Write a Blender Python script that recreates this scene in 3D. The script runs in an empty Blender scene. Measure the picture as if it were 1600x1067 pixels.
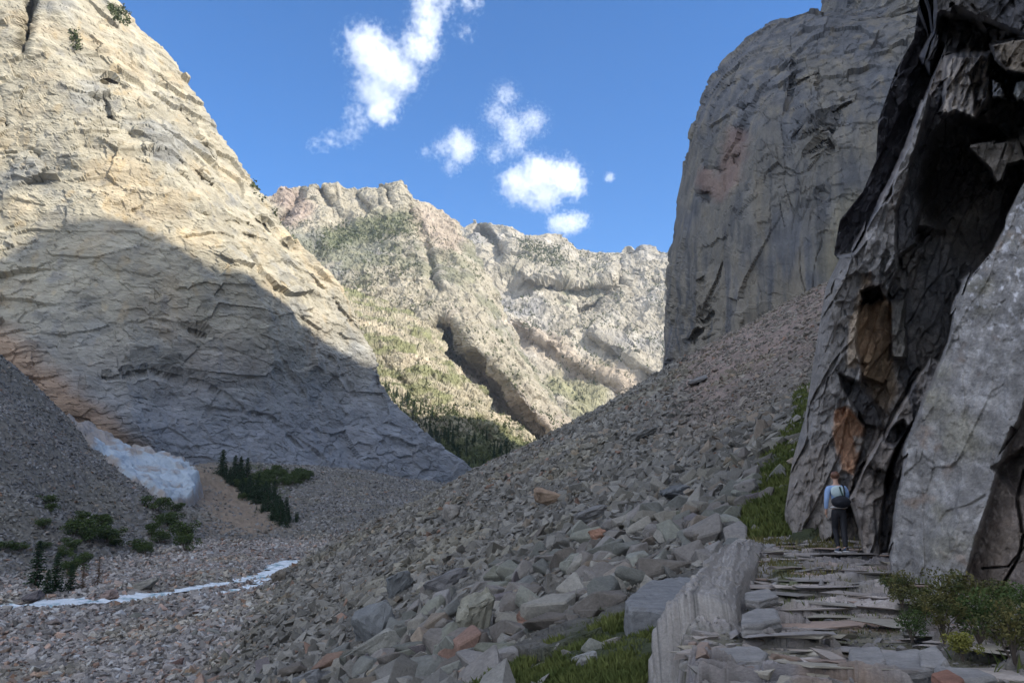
import bpy, bmesh, math, random
import numpy as np
from mathutils import Vector, Matrix

# ------------------------------------------------------------------ camera, sky, sun
SC = bpy.context.scene
F = 1155.0; TH = math.radians(10.6); CZ = 1.65
CT, ST = math.cos(TH), math.sin(TH)
cd = bpy.data.cameras.new("camera"); cam = bpy.data.objects.new("camera", cd)
SC.collection.objects.link(cam); SC.camera = cam
cd.sensor_width = 36.0; cd.lens = 36.0 * F / 1600.0
cd.clip_start = 0.1; cd.clip_end = 30000
cam.location = (0, 0, CZ); cam.rotation_euler = (math.pi / 2 + TH, 0, 0)

HAZE = 0.00006
SUN_AZ = math.radians(112); SUN_EL = math.radians(36)      # azimuth clockwise from +Y
SUN = np.array([math.sin(SUN_AZ) * math.cos(SUN_EL), math.cos(SUN_AZ) * math.cos(SUN_EL), math.sin(SUN_EL)])
W = bpy.data.worlds.new("World"); SC.world = W; W.use_nodes = True
nt = W.node_tree; nt.nodes.clear()
sky = nt.nodes.new("ShaderNodeTexSky"); sky.sky_type = 'NISHITA'; sky.sun_disc = False
sky.sun_elevation = SUN_EL; sky.sun_rotation = SUN_AZ; sky.altitude = 2000; sky.air_density = 1.25
sky.dust_density = 0.3; sky.ozone_density = 2.0
def wn(kind, **kw):
    n = nt.nodes.new(kind)
    for k, v in kw.items():
        if k[0] == '_': setattr(n, k[1:], v)
        else: n.inputs[k].default_value = v
    return n
deep = wn("ShaderNodeMix", _data_type='RGBA', _blend_type='MULTIPLY'); deep.inputs[0].default_value = 1; deep.inputs[7].default_value = (.11, .32, .53, 1)
nt.links.new(sky.outputs[0], deep.inputs[6])
# unseen bright cloud cover added to lift the shade, outside the clear valley patch
wtc = wn("ShaderNodeTexCoord"); wdot = wn("ShaderNodeVectorMath", _operation='DOT_PRODUCT'); wdot.inputs[1].default_value = (0, .90, .43)
nt.links.new(wtc.outputs['Generated'], wdot.inputs[0])
wmr = wn("ShaderNodeMapRange"); wmr.inputs['From Min'].default_value = .72; wmr.inputs['From Max'].default_value = .30; nt.links.new(wdot.outputs['Value'], wmr.inputs['Value'])
wno = wn("ShaderNodeTexNoise", Scale=3.2, Detail=7.0, Roughness=.55); nt.links.new(wtc.outputs['Generated'], wno.inputs['Vector'])
wcl = wn("ShaderNodeMapRange"); wcl.inputs['From Min'].default_value = .40; wcl.inputs['From Max'].default_value = .56; nt.links.new(wno.outputs['Fac'], wcl.inputs['Value'])
wmu = wn("ShaderNodeMath", _operation='MULTIPLY'); nt.links.new(wmr.outputs[0], wmu.inputs[0]); nt.links.new(wcl.outputs[0], wmu.inputs[1])
wmx = wn("ShaderNodeMix", _data_type='RGBA'); nt.links.new(wmu.outputs[0], wmx.inputs[0]); nt.links.new(deep.outputs[2], wmx.inputs[6]); wmx.inputs[7].default_value = (4.8, 4.95, 5.25, 1)
bg = nt.nodes.new("ShaderNodeBackground"); bg.inputs[1].default_value = 0.15
wo = nt.nodes.new("ShaderNodeOutputWorld")
nt.links.new(wmx.outputs[2], bg.inputs[0]); nt.links.new(bg.outputs[0], wo.inputs[0])
sl = bpy.data.lights.new("sun", 'SUN'); sl.energy = 3.1; sl.angle = math.radians(0.5); sl.color = (1.0, 0.93, 0.80)
so = bpy.data.objects.new("sun", sl); SC.collection.objects.link(so)
so.rotation_euler = Vector(SUN.tolist()).to_track_quat('Z', 'Y').to_euler()
so.location = (60, -30, 400)
SC.view_settings.view_transform = 'Standard'; SC.view_settings.look = 'None'
SC.view_settings.exposure = 1.4; SC.view_settings.gamma = 1.0
SC.render.engine = 'CYCLES'
cy = SC.cycles
cy.use_denoising = True; cy.max_bounces = 6; cy.diffuse_bounces = 3; cy.volume_bounces = 4
cy.transparent_max_bounces = 8; cy.sample_clamp_indirect = 6

# ------------------------------------------------------------------ helpers
def P(u, v, Y):
    u = np.asarray(u, float); v = np.asarray(v, float); Y = np.asarray(Y, float)
    b = (533.5 - v) / F; dy = CT - b * ST
    return np.stack([(u - 800) / F / dy * Y, Y + 0 * u, CZ + (ST + b * CT) / dy * Y], -1)

def proj(p):
    x, y, z = p[..., 0], p[..., 1], p[..., 2] - CZ
    dep = y * CT + z * ST; up = -y * ST + z * CT
    dep = np.where(dep < .01, .01, dep)
    return 800 + F * x / dep, 533.5 - F * up / dep

def hsh(i, j, k, s):
    h = (i.astype(np.int64) * 374761393 + j.astype(np.int64) * 668265263 + k.astype(np.int64) * 2147483647 + s * 974634777) & 0xffffffff
    h = (h ^ (h >> 13)) * 1274126177 & 0xffffffff
    h = (h ^ (h >> 16)) * 2246822519 & 0xffffffff
    return (h ^ (h >> 15)) & 0xffffffff
_g = np.random.RandomState(7).normal(size=(256, 3)); _g /= np.linalg.norm(_g, axis=1)[:, None]

def noise(p, s=0):
    p = np.asarray(p, float); sh = p.shape[:-1]; p = p.reshape(-1, 3)
    f = np.floor(p); q = p - f; i = f.astype(np.int64)
    w = q * q * q * (q * (q * 6 - 15) + 10); r = 0
    for a in (0, 1):
        for b in (0, 1):
            for c in (0, 1):
                g = _g[hsh(i[:, 0] + a, i[:, 1] + b, i[:, 2] + c, s) & 255]
                d = g[:, 0] * (q[:, 0] - a) + g[:, 1] * (q[:, 1] - b) + g[:, 2] * (q[:, 2] - c)
                ww = (w[:, 0] if a else 1 - w[:, 0]) * (w[:, 1] if b else 1 - w[:, 1]) * (w[:, 2] if c else 1 - w[:, 2])
                r = r + d * ww
    return (r * 1.6).reshape(sh)

def fbm(p, o=4, s=0, g=.5):
    a = 1; t = 0; r = 0; p = np.asarray(p, float)
    for k in range(o):
        r = r + a * noise(p, s + k); t += a; a *= g; p = p * 2.03 + 17.3
    return r / t

def facets(p, s=0, k=1.0):
    """broken planar facets: nearest jittered cell, displaced by that cell's own tilted plane"""
    p = np.asarray(p, float); sh = p.shape[:-1]; p = p.reshape(-1, 3)
    i = np.floor(p).astype(np.int64); best = np.full(len(p), 9e9); out = np.zeros(len(p)); cid = np.zeros(len(p))
    for a in (-1, 0, 1):
        for b in (-1, 0, 1):
            for c in (-1, 0, 1):
                ii = i[:, 0] + a; jj = i[:, 1] + b; kk = i[:, 2] + c
                h = hsh(ii, jj, kk, s)
                cen = np.stack([ii + (h & 255) / 255., jj + ((h >> 8) & 255) / 255., kk + ((h >> 16) & 255) / 255.], -1)
                dv = p - cen; d = (dv ** 2).sum(1)
                m = d < best
                gi = _g[(h >> 5) & 255]
                val = (dv * gi).sum(1) * k + ((h >> 24) & 255) / 255. - .5
                best = np.where(m, d, best); out = np.where(m, val, out); cid = np.where(m, (h >> 3) & 1023, cid)
    return out.reshape(sh), (cid / 1023.).reshape(sh)

def sstep(a, b, x):
    t = np.clip((x - a) / (b - a), 0, 1); return t * t * (3 - 2 * t)
def mix(a, b, t):
    t = np.asarray(t, float)
    if t.ndim and not (t.ndim >= 2 and t.shape[-1] in (1, 3)): t = t[..., None]
    return a * (1 - t) + b * t
def C3(*c): return np.array(c, float)

def catmull(K, n):
    """K (m,c) control rows -> n samples, by index"""
    K = np.asarray(K, float); m = len(K)
    t = np.linspace(0, m - 1, n) if np.isscalar(n) else np.asarray(n); i = np.clip(t.astype(int), 0, m - 2); f = (t - i)
    f = f.reshape(f.shape + (1,) * (K.ndim - 1))
    p0 = K[np.clip(i - 1, 0, m - 1)]; p1 = K[i]; p2 = K[i + 1]; p3 = K[np.clip(i + 2, 0, m - 1)]
    return .5 * ((2 * p1) + (-p0 + p2) * f + (2 * p0 - 5 * p1 + 4 * p2 - p3) * f * f + (-p0 + 3 * p1 - 3 * p2 + p3) * f ** 3)

def resample(poly, n):
    poly = np.asarray(poly, float)
    d = np.r_[0, np.cumsum(np.hypot(*np.diff(poly[:, :2], axis=0).T))]
    t = np.linspace(0, d[-1], n)
    return np.stack([np.interp(t, d, poly[:, c]) for c in range(poly.shape[1])], -1)

def loft_px(rows, nu, nv):
    """rows of (px,py,Y) polylines, top to bottom -> (nv,nu,3)"""
    R = np.stack([resample(r, nu) for r in rows])
    return catmull(R, nv)

def polydist(u, v, poly):
    """signed distance, positive inside"""
    poly = np.asarray(poly, float); n = len(poly); ins = np.zeros(u.shape, bool); d = np.full(u.shape, 1e9)
    for k in range(n):
        x1, y1 = poly[k]; x2, y2 = poly[(k + 1) % n]
        ex, ey = x2 - x1, y2 - y1; L = ex * ex + ey * ey + 1e-9
        t = np.clip(((u - x1) * ex + (v - y1) * ey) / L, 0, 1)
        d = np.minimum(d, np.hypot(u - x1 - t * ex, v - y1 - t * ey))
        c = ((y1 > v) != (y2 > v)) & (u < (x2 - x1) * (v - y1) / (y2 - y1 + 1e-12) + x1)
        ins ^= c
    return np.where(ins, d, -d)

def linedist(u, v, line):
    line = np.asarray(line, float); d = np.full(u.shape, 1e9)
    for k in range(len(line) - 1):
        x1, y1 = line[k]; x2, y2 = line[k + 1]; ex, ey = x2 - x1, y2 - y1; L = ex * ex + ey * ey + 1e-9
        t = np.clip(((u - x1) * ex + (v - y1) * ey) / L, 0, 1)
        d = np.minimum(d, np.hypot(u - x1 - t * ex, v - y1 - t * ey))
    return d

def tag(o, label=None, cat=None, group=None, kind=None):
    if label: o['label'] = label
    if cat: o['category'] = cat
    if group: o['group'] = group
    if kind: o['kind'] = kind
    return o

def mesh_np(name, V, Fc, mat, col=None, smooth=False, parent=None, loc=None):
    """V (n,3); Fc (m,k) faces all of the same size k"""
    V = np.asarray(V, np.float32); Fc = np.asarray(Fc, np.int32); k = Fc.shape[1]
    me = bpy.data.meshes.new(name)
    me.vertices.add(len(V)); me.vertices.foreach_set('co', V.ravel())
    me.loops.add(Fc.size); me.loops.foreach_set('vertex_index', Fc.ravel())
    me.polygons.add(len(Fc)); me.polygons.foreach_set('loop_start', np.arange(len(Fc), dtype=np.int32) * k)
    me.polygons.foreach_set('loop_total', np.full(len(Fc), k, np.int32))
    me.polygons.foreach_set('use_smooth', np.full(len(Fc), smooth, bool))
    me.update(calc_edges=True)
    if col is not None:
        a = me.color_attributes.new('Col', 'FLOAT_COLOR', 'POINT')
        c = np.ones((len(V), 4), np.float32); c[:, :3] = np.clip(np.asarray(col).reshape(-1, 3), 0, 1); a.data.foreach_set('color', c.ravel())
    me.materials.append(mat)
    o = bpy.data.objects.new(name, me); SC.collection.objects.link(o)
    if parent: o.parent = parent
    if loc is not None: o.location = loc
    return o

def grid_faces(nv, nu):
    i = np.arange(nv - 1)[:, None] * nu + np.arange(nu - 1)[None]
    return np.stack([i, i + nu, i + nu + 1, i + 1], -1).reshape(-1, 4)

def gnormal(G):
    du = np.gradient(G, axis=1); dv = np.gradient(G, axis=0)
    n = np.cross(du, dv); n /= np.linalg.norm(n, axis=-1, keepdims=True) + 1e-9
    to = np.array([0, 0, CZ]) - G
    s = np.sign((n * to).sum(-1, keepdims=True)); s[s == 0] = 1
    return n * s

# ------------------------------------------------------------------ materials
def nodes(name):
    m = bpy.data.materials.new(name); m.use_nodes = True; t = m.node_tree
    b = t.nodes['Principled BSDF']; return m, t, b
def N(t, kind, **kw):
    n = t.nodes.new(kind)
    for k, v in kw.items():
        if k[0] == '_': setattr(n, k[1:], v)
        else: n.inputs[k.replace('0', ' ')].default_value = v
    return n

def rock_mat(name, scale=1.0, bump=.6, crack=.12, var=.35, rough=.9, dist=.1, aniso=(1, 1, 1), spec=.2):
    """colour from the mesh's own mineral and stain pattern, grain and small cracks from noise"""
    m, t, b = nodes(name); L = t.links.new
    at = N(t, 'ShaderNodeVertexColor', _layer_name='Col')
    tc = N(t, 'ShaderNodeTexCoord'); mp = N(t, 'ShaderNodeMapping'); mp.inputs['Scale'].default_value = aniso
    L(tc.outputs['Object'], mp.inputs['Vector'])
    n1 = N(t, 'ShaderNodeTexNoise', Scale=scale, Detail=8.0, Roughness=.68)
    n2 = N(t, 'ShaderNodeTexNoise', Scale=scale * 7, Detail=4.0, Roughness=.7)
    vo = N(t, 'ShaderNodeTexVoronoi', _feature='DISTANCE_TO_EDGE', Scale=scale * 1.6)
    wp = N(t, 'ShaderNodeVectorMath', _operation='ADD'); sc = N(t, 'ShaderNodeVectorMath', _operation='SCALE'); sc.inputs['Scale'].default_value = .5 / scale
    L(mp.outputs[0], n1.inputs['Vector']); L(mp.outputs[0], n2.inputs['Vector'])
    L(n1.outputs['Color'], sc.inputs[0]); L(mp.outputs[0], wp.inputs[0]); L(sc.outputs[0], wp.inputs[1]); L(wp.outputs[0], vo.inputs['Vector'])
    ramp = N(t, 'ShaderNodeMapRange'); ramp.inputs['From Min'].default_value = .25; ramp.inputs['From Max'].default_value = .75
    ramp.inputs['To Min'].default_value = 1 - var; ramp.inputs['To Max'].default_value = 1 + var
    ad = N(t, 'ShaderNodeMath', _operation='ADD'); hf = N(t, 'ShaderNodeMath', _operation='MULTIPLY'); hf.inputs[1].default_value = .5
    L(n1.outputs['Fac'], ad.inputs[0]); L(n2.outputs['Fac'], ad.inputs[1]); L(ad.outputs[0], hf.inputs[0]); L(hf.outputs[0], ramp.inputs['Value'])
    mu = N(t, 'ShaderNodeVectorMath', _operation='SCALE'); L(at.outputs['Color'], mu.inputs[0]); L(ramp.outputs[0], mu.inputs['Scale'])
    L(mu.outputs[0], b.inputs['Base Color'])
    cr = N(t, 'ShaderNodeMapRange'); cr.inputs['From Max'].default_value = .06; L(vo.outputs['Distance'], cr.inputs['Value'])
    c2 = N(t, 'ShaderNodeMath', _operation='MULTIPLY'); c2.inputs[1].default_value = crack; L(cr.outputs[0], c2.inputs[0])
    h = N(t, 'ShaderNodeMath', _operation='ADD'); L(hf.outputs[0], h.inputs[0]); L(c2.outputs[0], h.inputs[1])
    bp = N(t, 'ShaderNodeBump', Strength=bump, Distance=dist); L(h.outputs[0], bp.inputs['Height']); L(bp.outputs[0], b.inputs['Normal'])
    b.inputs['Roughness'].default_value = rough; b.inputs['Specular IOR Level'].default_value = spec
    return m

def leaf_mat(name, c1, c2, scale=2., trans=True):
    m, t, b = nodes(name); L = t.links.new
    tc = N(t, 'ShaderNodeTexCoord'); n = N(t, 'ShaderNodeTexNoise', Scale=scale, Detail=3.0)
    L(tc.outputs['Object'], n.inputs['Vector'])
    r = N(t, 'ShaderNodeValToRGB'); r.color_ramp.elements[0].position = .32; r.color_ramp.elements[1].position = .68
    r.color_ramp.elements[0].color = (*c1, 1); r.color_ramp.elements[1].color = (*c2, 1)
    L(n.outputs['Fac'], r.inputs[0]); L(r.outputs[0], b.inputs['Base Color']); b.inputs['Roughness'].default_value = .75
    b.inputs['Specular IOR Level'].default_value = .15
    return m

def plain_mat(name, c, rough=.8, var=.15, scale=20, bump=.2):
    m, t, b = nodes(name); L = t.links.new
    tc = N(t, 'ShaderNodeTexCoord'); n = N(t, 'ShaderNodeTexNoise', Scale=scale, Detail=4.0); L(tc.outputs['Object'], n.inputs['Vector'])
    r = N(t, 'ShaderNodeValToRGB')
    r.color_ramp.elements[0].color = (*[k * (1 - var) for k in c], 1); r.color_ramp.elements[1].color = (*[min(1, k * (1 + var)) for k in c], 1)
    L(n.outputs['Fac'], r.inputs[0]); L(r.outputs[0], b.inputs['Base Color']); b.inputs['Roughness'].default_value = rough
    bp = N(t, 'ShaderNodeBump', Strength=bump, Distance=.01); L(n.outputs['Fac'], bp.inputs['Height']); L(bp.outputs[0], b.inputs['Normal'])
    return m

M_far = rock_mat('far_rock', .03, .8, 0., .35, dist=8)
M_dome = rock_mat('dome_rock', .16, .9, .03, .35, dist=1.6, aniso=(.6, .6, 1.5))
M_mid = rock_mat('right_wall_rock', .3, .8, 0.02, .35, dist=.5, aniso=(1, 1, .5))
M_near = rock_mat('near_rock', 3.0, 1., .05, .6, dist=.06)
M_path = rock_mat('path_rock', 6.0, .9, .05, .45, dist=.02, aniso=(.8, 1.2, 1.5))
M_rim = rock_mat('rim_rock', 5.0, 1., .03, .4, dist=.03)
M_plate = rock_mat('layered_rock', 5.0, .9, .05, .4, dist=.02, aniso=(.5, 1.5, 1.5))
M_ground = rock_mat('rubble', 1.6, 1.0, .15, .5, dist=.25)
M_stone = rock_mat('stone', 2.5, 1., .06, .5, dist=.05)
M_snow = rock_mat('old_snow', .35, .8, .02, .12, rough=.6, dist=.8)
# ------------------------------------------------------------------ the ground as one sheet
def tps(pts):
    pts = np.array(pts, float); X = pts[:, :2] / 50; n = len(X)
    d = np.linalg.norm(X[:, None] - X[None], axis=-1)
    K = np.where(d > 0, d * d * np.log(d + 1e-12), 0) + np.eye(n) * .02
    A = np.zeros((n + 3, n + 3)); A[:n, :n] = K; A[:n, n] = 1; A[:n, n + 1:] = X; A[n, :n] = 1; A[n + 1:, :n] = X.T
    w = np.linalg.solve(A, np.r_[pts[:, 2], 0, 0, 0])
    def f(x, y):
        sh = np.shape(x); x = np.ravel(x) / 50; y = np.ravel(y) / 50; r = w[n] + w[n + 1] * x + w[n + 2] * y
        for k in range(n):
            dd = (x - X[k, 0]) ** 2 + (y - X[k, 1]) ** 2
            r = r + w[k] * .5 * dd * np.log(dd + 1e-12)
        return r.reshape(sh)
    return f
def pp(l): return [tuple(P(a, b, c)) for a, b, c in l]

RIDGE = [(1300,440,140),(1200,490,150),(1100,545,155),(1040,580,155),(950,630,155),(835,690,150),(770,722,145),(700,758,140),(620,800,135),(560,830,130),(490,868,125),(430,900,118)]
tal_f = tps(pp(RIDGE + [(410,950,92),(395,1000,73),(380,1050,61),(740,960,28),(600,960,40),(500,960,60),(500,1050,38),(620,1050,25),(740,1050,16.5),
    (850,1000,15.5),(900,900,26),(1100,870,17.5),(1000,780,45),(850,800,58),(700,850,65),(600,880,78),(1150,800,26),(1150,650,70),(1200,760,32),(1000,680,85),(1230,650,45),(1250,560,80),(1230,830,22)])
    + [(3,0,-.8),(6,0,-.6),(8,12,-.5),(9,19,-.4),(.9,6,-.72),(4,12,-.7),(-5,-10,-4.5),(8,-10,-.6),(-10,0,-6),(14,25,2),(1.6,9,-.62),(-40,20,-19),(-60,60,-28),(90,150,48)])
left_f = tps(pp([(0,570,200),(60,620,205),(130,700,205),(200,745,200),(270,790,190),(300,860,157),(0,915,108),(150,890,128),(100,800,150),(0,750,140),(0,650,165),(150,800,160),(230,850,152),(-200,600,150),(-200,850,110),(-200,450,190)])
    + [(-40,260,-6),(-90,290,5),(-30,200,-14),(-60,60,-16),(-40,120,-16)])
fan_f = tps(pp([(500,835,181),(580,834,182),(670,815,190),(420,770,235),(480,740,280),(560,735,290),(660,762,300),(720,770,300),(300,730,250),(350,745,245),(400,800,205),(340,830,180),(300,800,200),(290,765,225),(470,822,183)])
    + [(-200,330,30),(-100,330,11),(-120,278,6.5),(-160,265,10),(-90,285,5.5),(0,330,-2),(60,300,-14),(0,180,-14),(-60,150,-15),(-30,170,-13.5)])
RIVER = [(-260,965),(-100,952),(0,944),(60,938),(150,934),(220,928),(300,915),(350,907),(400,899),(430,886),(470,872),(510,862),(560,855)]
RIVER2 = [(300,925),(350,922),(395,914),(425,898),(440,880)]
def bed_f(x, y): return -13 + .018 * (np.clip(y, 40, 400) - 110)
def on_bed(l):
    out = []
    for u, v in l:
        lo, hi = 20., 500.
        for _ in range(40):
            m = (lo + hi) / 2; p = P(u, v, m)
            if p[2] > bed_f(p[0], m): lo = m
            else: hi = m
        out.append(P(u, v, lo))
    return np.array(out)
RW = on_bed(RIVER); RW2 = on_bed(RIVER2)
def smax(a, b, k):
    h = np.clip(.5 + .5 * (a - b) / k, 0, 1); return b * (1 - h) + a * h + k * h * (1 - h)
YR = lambda x: 150 + 0 * x
def terrain(x, y, detail=True):
    x = np.asarray(x, float); y = np.asarray(y, float)
    bed = bed_f(x, y) + .7 * fbm(np.stack([x / 18, y / 18, 0 * x], -1), 3, 3)
    d = np.minimum(linedist(x, y, RW[:, :2]), linedist(x, y, RW2[:, :2]) * 1.6)
    bed = bed - 1.2 * np.exp(-(d / 3.2) ** 2)
    r = np.interp(proj_a(x, y), [-.5, -.3, -.2, 0, .2, .45], [118, 120, 132, 146, 156, 145])
    over = np.clip(y - r, 0, 400)
    ta = tal_f(x, np.minimum(y, r + 4)) - np.minimum(.012 * over ** 2, .55 * over)
    ta = np.where(y > 400, -60, ta)
    big = fbm(np.stack([x / 22, y / 22, 0 * x], -1), 3, 9)
    ta = ta + big * np.clip(y / 90, 0, 1) * 1.2
    lf = left_f(x, y); ov = np.clip(y - 207, 0, 400); lf = lf - np.minimum(.02 * ov ** 2, .5 * ov) + big * .8
    lf = np.where(x > 0, -60, lf)
    fa = fan_f(x, y) + big * 1.0; fa = np.where(y < 150, -60, fa)
    far = sstep(300, 420, y)
    fa = fa * (1 - far) + (-8) * far
    z = smax(smax(bed, ta, 1.5), smax(lf, fa, 1.0), 1.2)
    return np.clip(z, -40, 60), ta - bed, lf - bed, fa - bed, d
def proj_a(x, y): return x / np.maximum(y, 1)

MAXA = 1.25
ang = np.r_[np.linspace(-math.pi, -1.0, 40)[:-1], np.linspace(-1.0, .72, 620), np.linspace(.72, math.pi, 50)[1:]]
rad = np.r_[0, np.exp(np.linspace(math.log(2.0), math.log(330), 560)), np.exp(np.linspace(math.log(360), math.log(2900), 18))]
AA, RR = np.meshgrid(ang, rad)
GX = np.sin(AA) * RR; GY = np.cos(AA) * RR
GZ, dT, dL, dF, dR = terrain(GX, GY)
p3 = np.stack([GX, GY, GZ], -1)
s1, id1 = facets(np.stack([GX / 1.7, GY / 1.7, 0 * GX], -1), 11, .8)
s2, id2 = facets(np.stack([GX / .7, GY / .7, 0 * GX], -1), 12, .8); rs = 1.
amp = np.clip((RR - 6) / 10, 0, 1) * sstep(700, 300, RR)
GZ = GZ + (s1 * .28 + s2 * .12) * rs * amp * np.where(dR < 3.5, .2, 1)
PX, PY = proj(np.stack([GX, GY, GZ], -1))
g_tal = C3(.165, .155, .135); g_bed = C3(.27, .248, .232); g_brown = C3(.235, .185, .14); g_pink = C3(.30, .225, .19)
n1 = fbm(p3 / 25, 4, 21); n2 = fbm(p3 / 6, 3, 25)
col = np.broadcast_to(g_tal, p3.shape).copy()
isbed = sstep(.6, -.3, np.maximum(np.maximum(dT, dL), dF) + n2 * .8)
col = mix(col, g_bed, isbed)
pk = sstep(120, 0, linedist(PX + 60 * n1, PY + 40 * n2, [(1300,470),(1180,540),(1080,600)])) * (GY > 40)
col = mix(col, g_pink, pk * .8)
br = sstep(-10, 25, polydist(PX + 30 * n2, PY + 20 * n1, [(270,715),(340,722),(400,760),(460,822),(400,850),(330,850),(300,800),(250,760)])) * (GY > 150)
col = mix(col, g_brown, br * .9)
col = col * (.72 + .45 * id1 * .5 + .3 * id2)[..., None] * (1 + .25 * n1)[..., None]
# thin turf where plants have taken hold
BANK = [(265,705),(345,715),(405,765),(462,822),(400,838),(345,812),(310,790)]
TURF = [[(1290,560),(1262,600),(1215,680),(1185,760),(1150,830),(1180,850),(1300,850),(1310,600)],
        [(740,1067),(830,1020),(900,975),(960,955),(1010,975),(1070,1010),(1110,1067),(1150,1110),(700,1110)],
        [(360,720),(470,735),(430,790),(380,770)]]
turf = np.zeros(PX.shape)
for k, q in enumerate(TURF):
    near = (GY < 200) if k < 2 else (GY > 170)
    turf = np.maximum(turf, sstep(-14, 16, polydist(PX + 30 * n2, PY + 24 * n1, q)) * near)
col = mix(col, C3(.055, .07, .025) , turf * .85)
G = np.stack([GX, GY, GZ], -1)
ground = mesh_np('ground', G.reshape(-1, 3), grid_faces(*GX.shape)[:, ::-1], M_ground, col, smooth=False)
tag(ground, kind='structure')

# ------------------------------------------------------------------ cliffs and mountains
def bed_saw(p, nrm, spacing, s, warp=.6):
    q = (p * np.asarray(nrm)).sum(-1) / spacing + warp * fbm(p / (spacing * 6), 3, s) * 3
    f = q - np.floor(q)
    k = hsh(np.floor(q).astype(np.int64), 0 * np.floor(q).astype(np.int64), 0 * np.floor(q).astype(np.int64), s) % 97 / 97.
    return f, k

def cracks(p, sc, s, w=.05):
    n = np.abs(noise(p / sc, s) + .35 * noise(p / sc * 2.7, s + 1)); return sstep(w, 0, n)

def off_(E, o):
    if len(o) == 4: return (E - np.array([0, 0, CZ])) * o[0] + np.array([0, 0, CZ]) + np.array(o[1:])     # further off behind the edge
    return E + np.array(o)
def skirted(G, left=None, right=None, top=None, bottom=None):
    if left is not None: G = np.concatenate([off_(G[:, :1], o) for o in reversed(left)] + [G], 1)
    if right is not None: G = np.concatenate([G] + [off_(G[:, -1:], o) for o in right], 1)
    if top is not None: G = np.concatenate([off_(G[:1], o) for o in reversed(top)] + [G], 0)
    if bottom is not None: G = np.concatenate([G] + [off_(G[-1:], o) for o in bottom], 0)
    return G
def padlike(A, left=None, right=None, top=None, bottom=None):
    w = [(len(top or []), len(bottom or [])), (len(left or []), len(right or []))] + ([(0, 0)] if A.ndim == 3 else [])
    return np.pad(A, w, mode='edge')

# --- the great buttress on the left
rows = [
 [(-420,-140,330),(-200,-150,330),(0,-140,345),(60,-120,352),(120,-80,372),(158,-30,395)],
 [(-420,0,315),(-200,0,318),(0,0,330),(80,0,340),(150,5,362),(185,8,392)],
 [(-420,120,300),(-200,120,304),(0,120,318),(100,120,326),(200,122,345),(290,128,392)],
 [(-420,230,285),(-200,230,292),(0,230,308),(120,230,312),(260,232,332),(362,238,392)],
 [(-420,330,270),(-200,330,280),(0,330,298),(160,330,300),(320,332,322),(432,332,390)],
 [(-420,430,255),(-200,430,268),(0,430,285),(200,430,290),(380,432,320),(522,436,392)],
 [(-420,520,240),(-200,520,256),(0,520,270),(200,520,280),(420,522,325),(582,545,398)],
 [(-420,600,225),(-200,600,242),(0,600,255),(200,600,272),(430,610,330),(602,612,404)],
 [(-420,680,215),(-200,680,236),(60,680,258),(220,670,268),(440,690,332),(662,672,412)],
 [(-420,760,205),(-200,760,232),(120,745,262),(260,740,275),(480,755,330),(745,742,425)],
 [(-420,900,200),(-200,900,228),(140,860,262),(280,860,275),(500,870,330),(775,800,430)],
]
Dpx = loft_px(rows, 620, 560)
u, v, Yd = Dpx[..., 0], Dpx[..., 1], Dpx[..., 2]
# corner crack at the top left, diagonal rib lines
Yd = Yd + 16 * sstep(16, 2, linedist(u, v, [(62,-60),(52,0),(44,50),(38,82)]))
Yd = Yd + 7 * sstep(-18, 4, -polydist(u, v, [(60,-150),(52,0),(40,80),(-10,90),(-60,60),(-60,-150)])) * 0
wv_ = np.stack([u / 14, v / 14, 0 * u], -1); wx = 4 * fbm(wv_, 3, 81); wy = 4 * fbm(wv_ + 30, 3, 82)
for ln, wd, dp in [([(148,150),(165,160),(172,185)],5,6),([(152,128),(172,122),(192,134)],4,6),([(150,205),(180,206),(215,218)],4,4),([(172,185),(200,215),(240,240),(300,262),(330,290)],5,5),([(230,245),(290,285),(310,320)],4,4),([(365,305),(410,345),(450,380)],5,5),([(380,365),(415,376)],4,5),
    ([(0,120),(12,200)],5,6),([(30,178),(95,150)],4,3.5),([(430,350),(475,420),(530,480),(575,530)],5,4.5),([(120,470),(150,440),(180,468)],3.5,3),([(240,500),(280,508),(322,520)],5,4.5),([(40,560),(60,540),(88,545)],4,4),([(160,590),(240,578),(330,600),(380,640)],6,5),
    ([(420,480),(436,442),(470,455)],4,4),([(588,540),(590,600)],8,12),([(300,330),(350,345),(400,352)],3.5,3),([(60,200),(58,260),(40,300)],4,3.5),([(210,330),(250,300),(330,318)],3.5,3),([(250,120),(300,190),(340,260)],4,3),([(540,430),(560,500)],4,3),([(440,560),(480,620),(500,690)],5,4),([(520,560),(560,620),(600,700)],5,4),([(330,640),(420,650),(470,700)],5,4)]:
    Yd = Yd + dp * (.75 if ln[0][1] < 420 else .42) * sstep(wd, 0, linedist(u + wx, v + wy, ln)) * (.4 + .9 * sstep(-.2, .3, fbm(wv_ / 3, 3, 83)))
dome_base = P(u, v, Yd)
nrm = gnormal(dome_base); p = dome_base
f1, k1 = bed_saw(p, (.42, .25, .87), 15, 31)
f2, k2 = bed_saw(p, (.55, .1, .83), 5.5, 37, .8)
fa1, c1 = facets(p / np.array([26, 26, 13]), 41, 1.0)
fa2, c2 = facets((p + 3 * fbm(p / 8, 2, 5)[..., None]) / np.array([9, 9, 4.5]), 43, 1.0)
mod = .35 + .65 * sstep(-.25, .35, fbm(p / 60, 3, 47))
lens = sstep(-.05, .25, fbm(p / np.array([28, 28, 9]), 3, 57))
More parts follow.
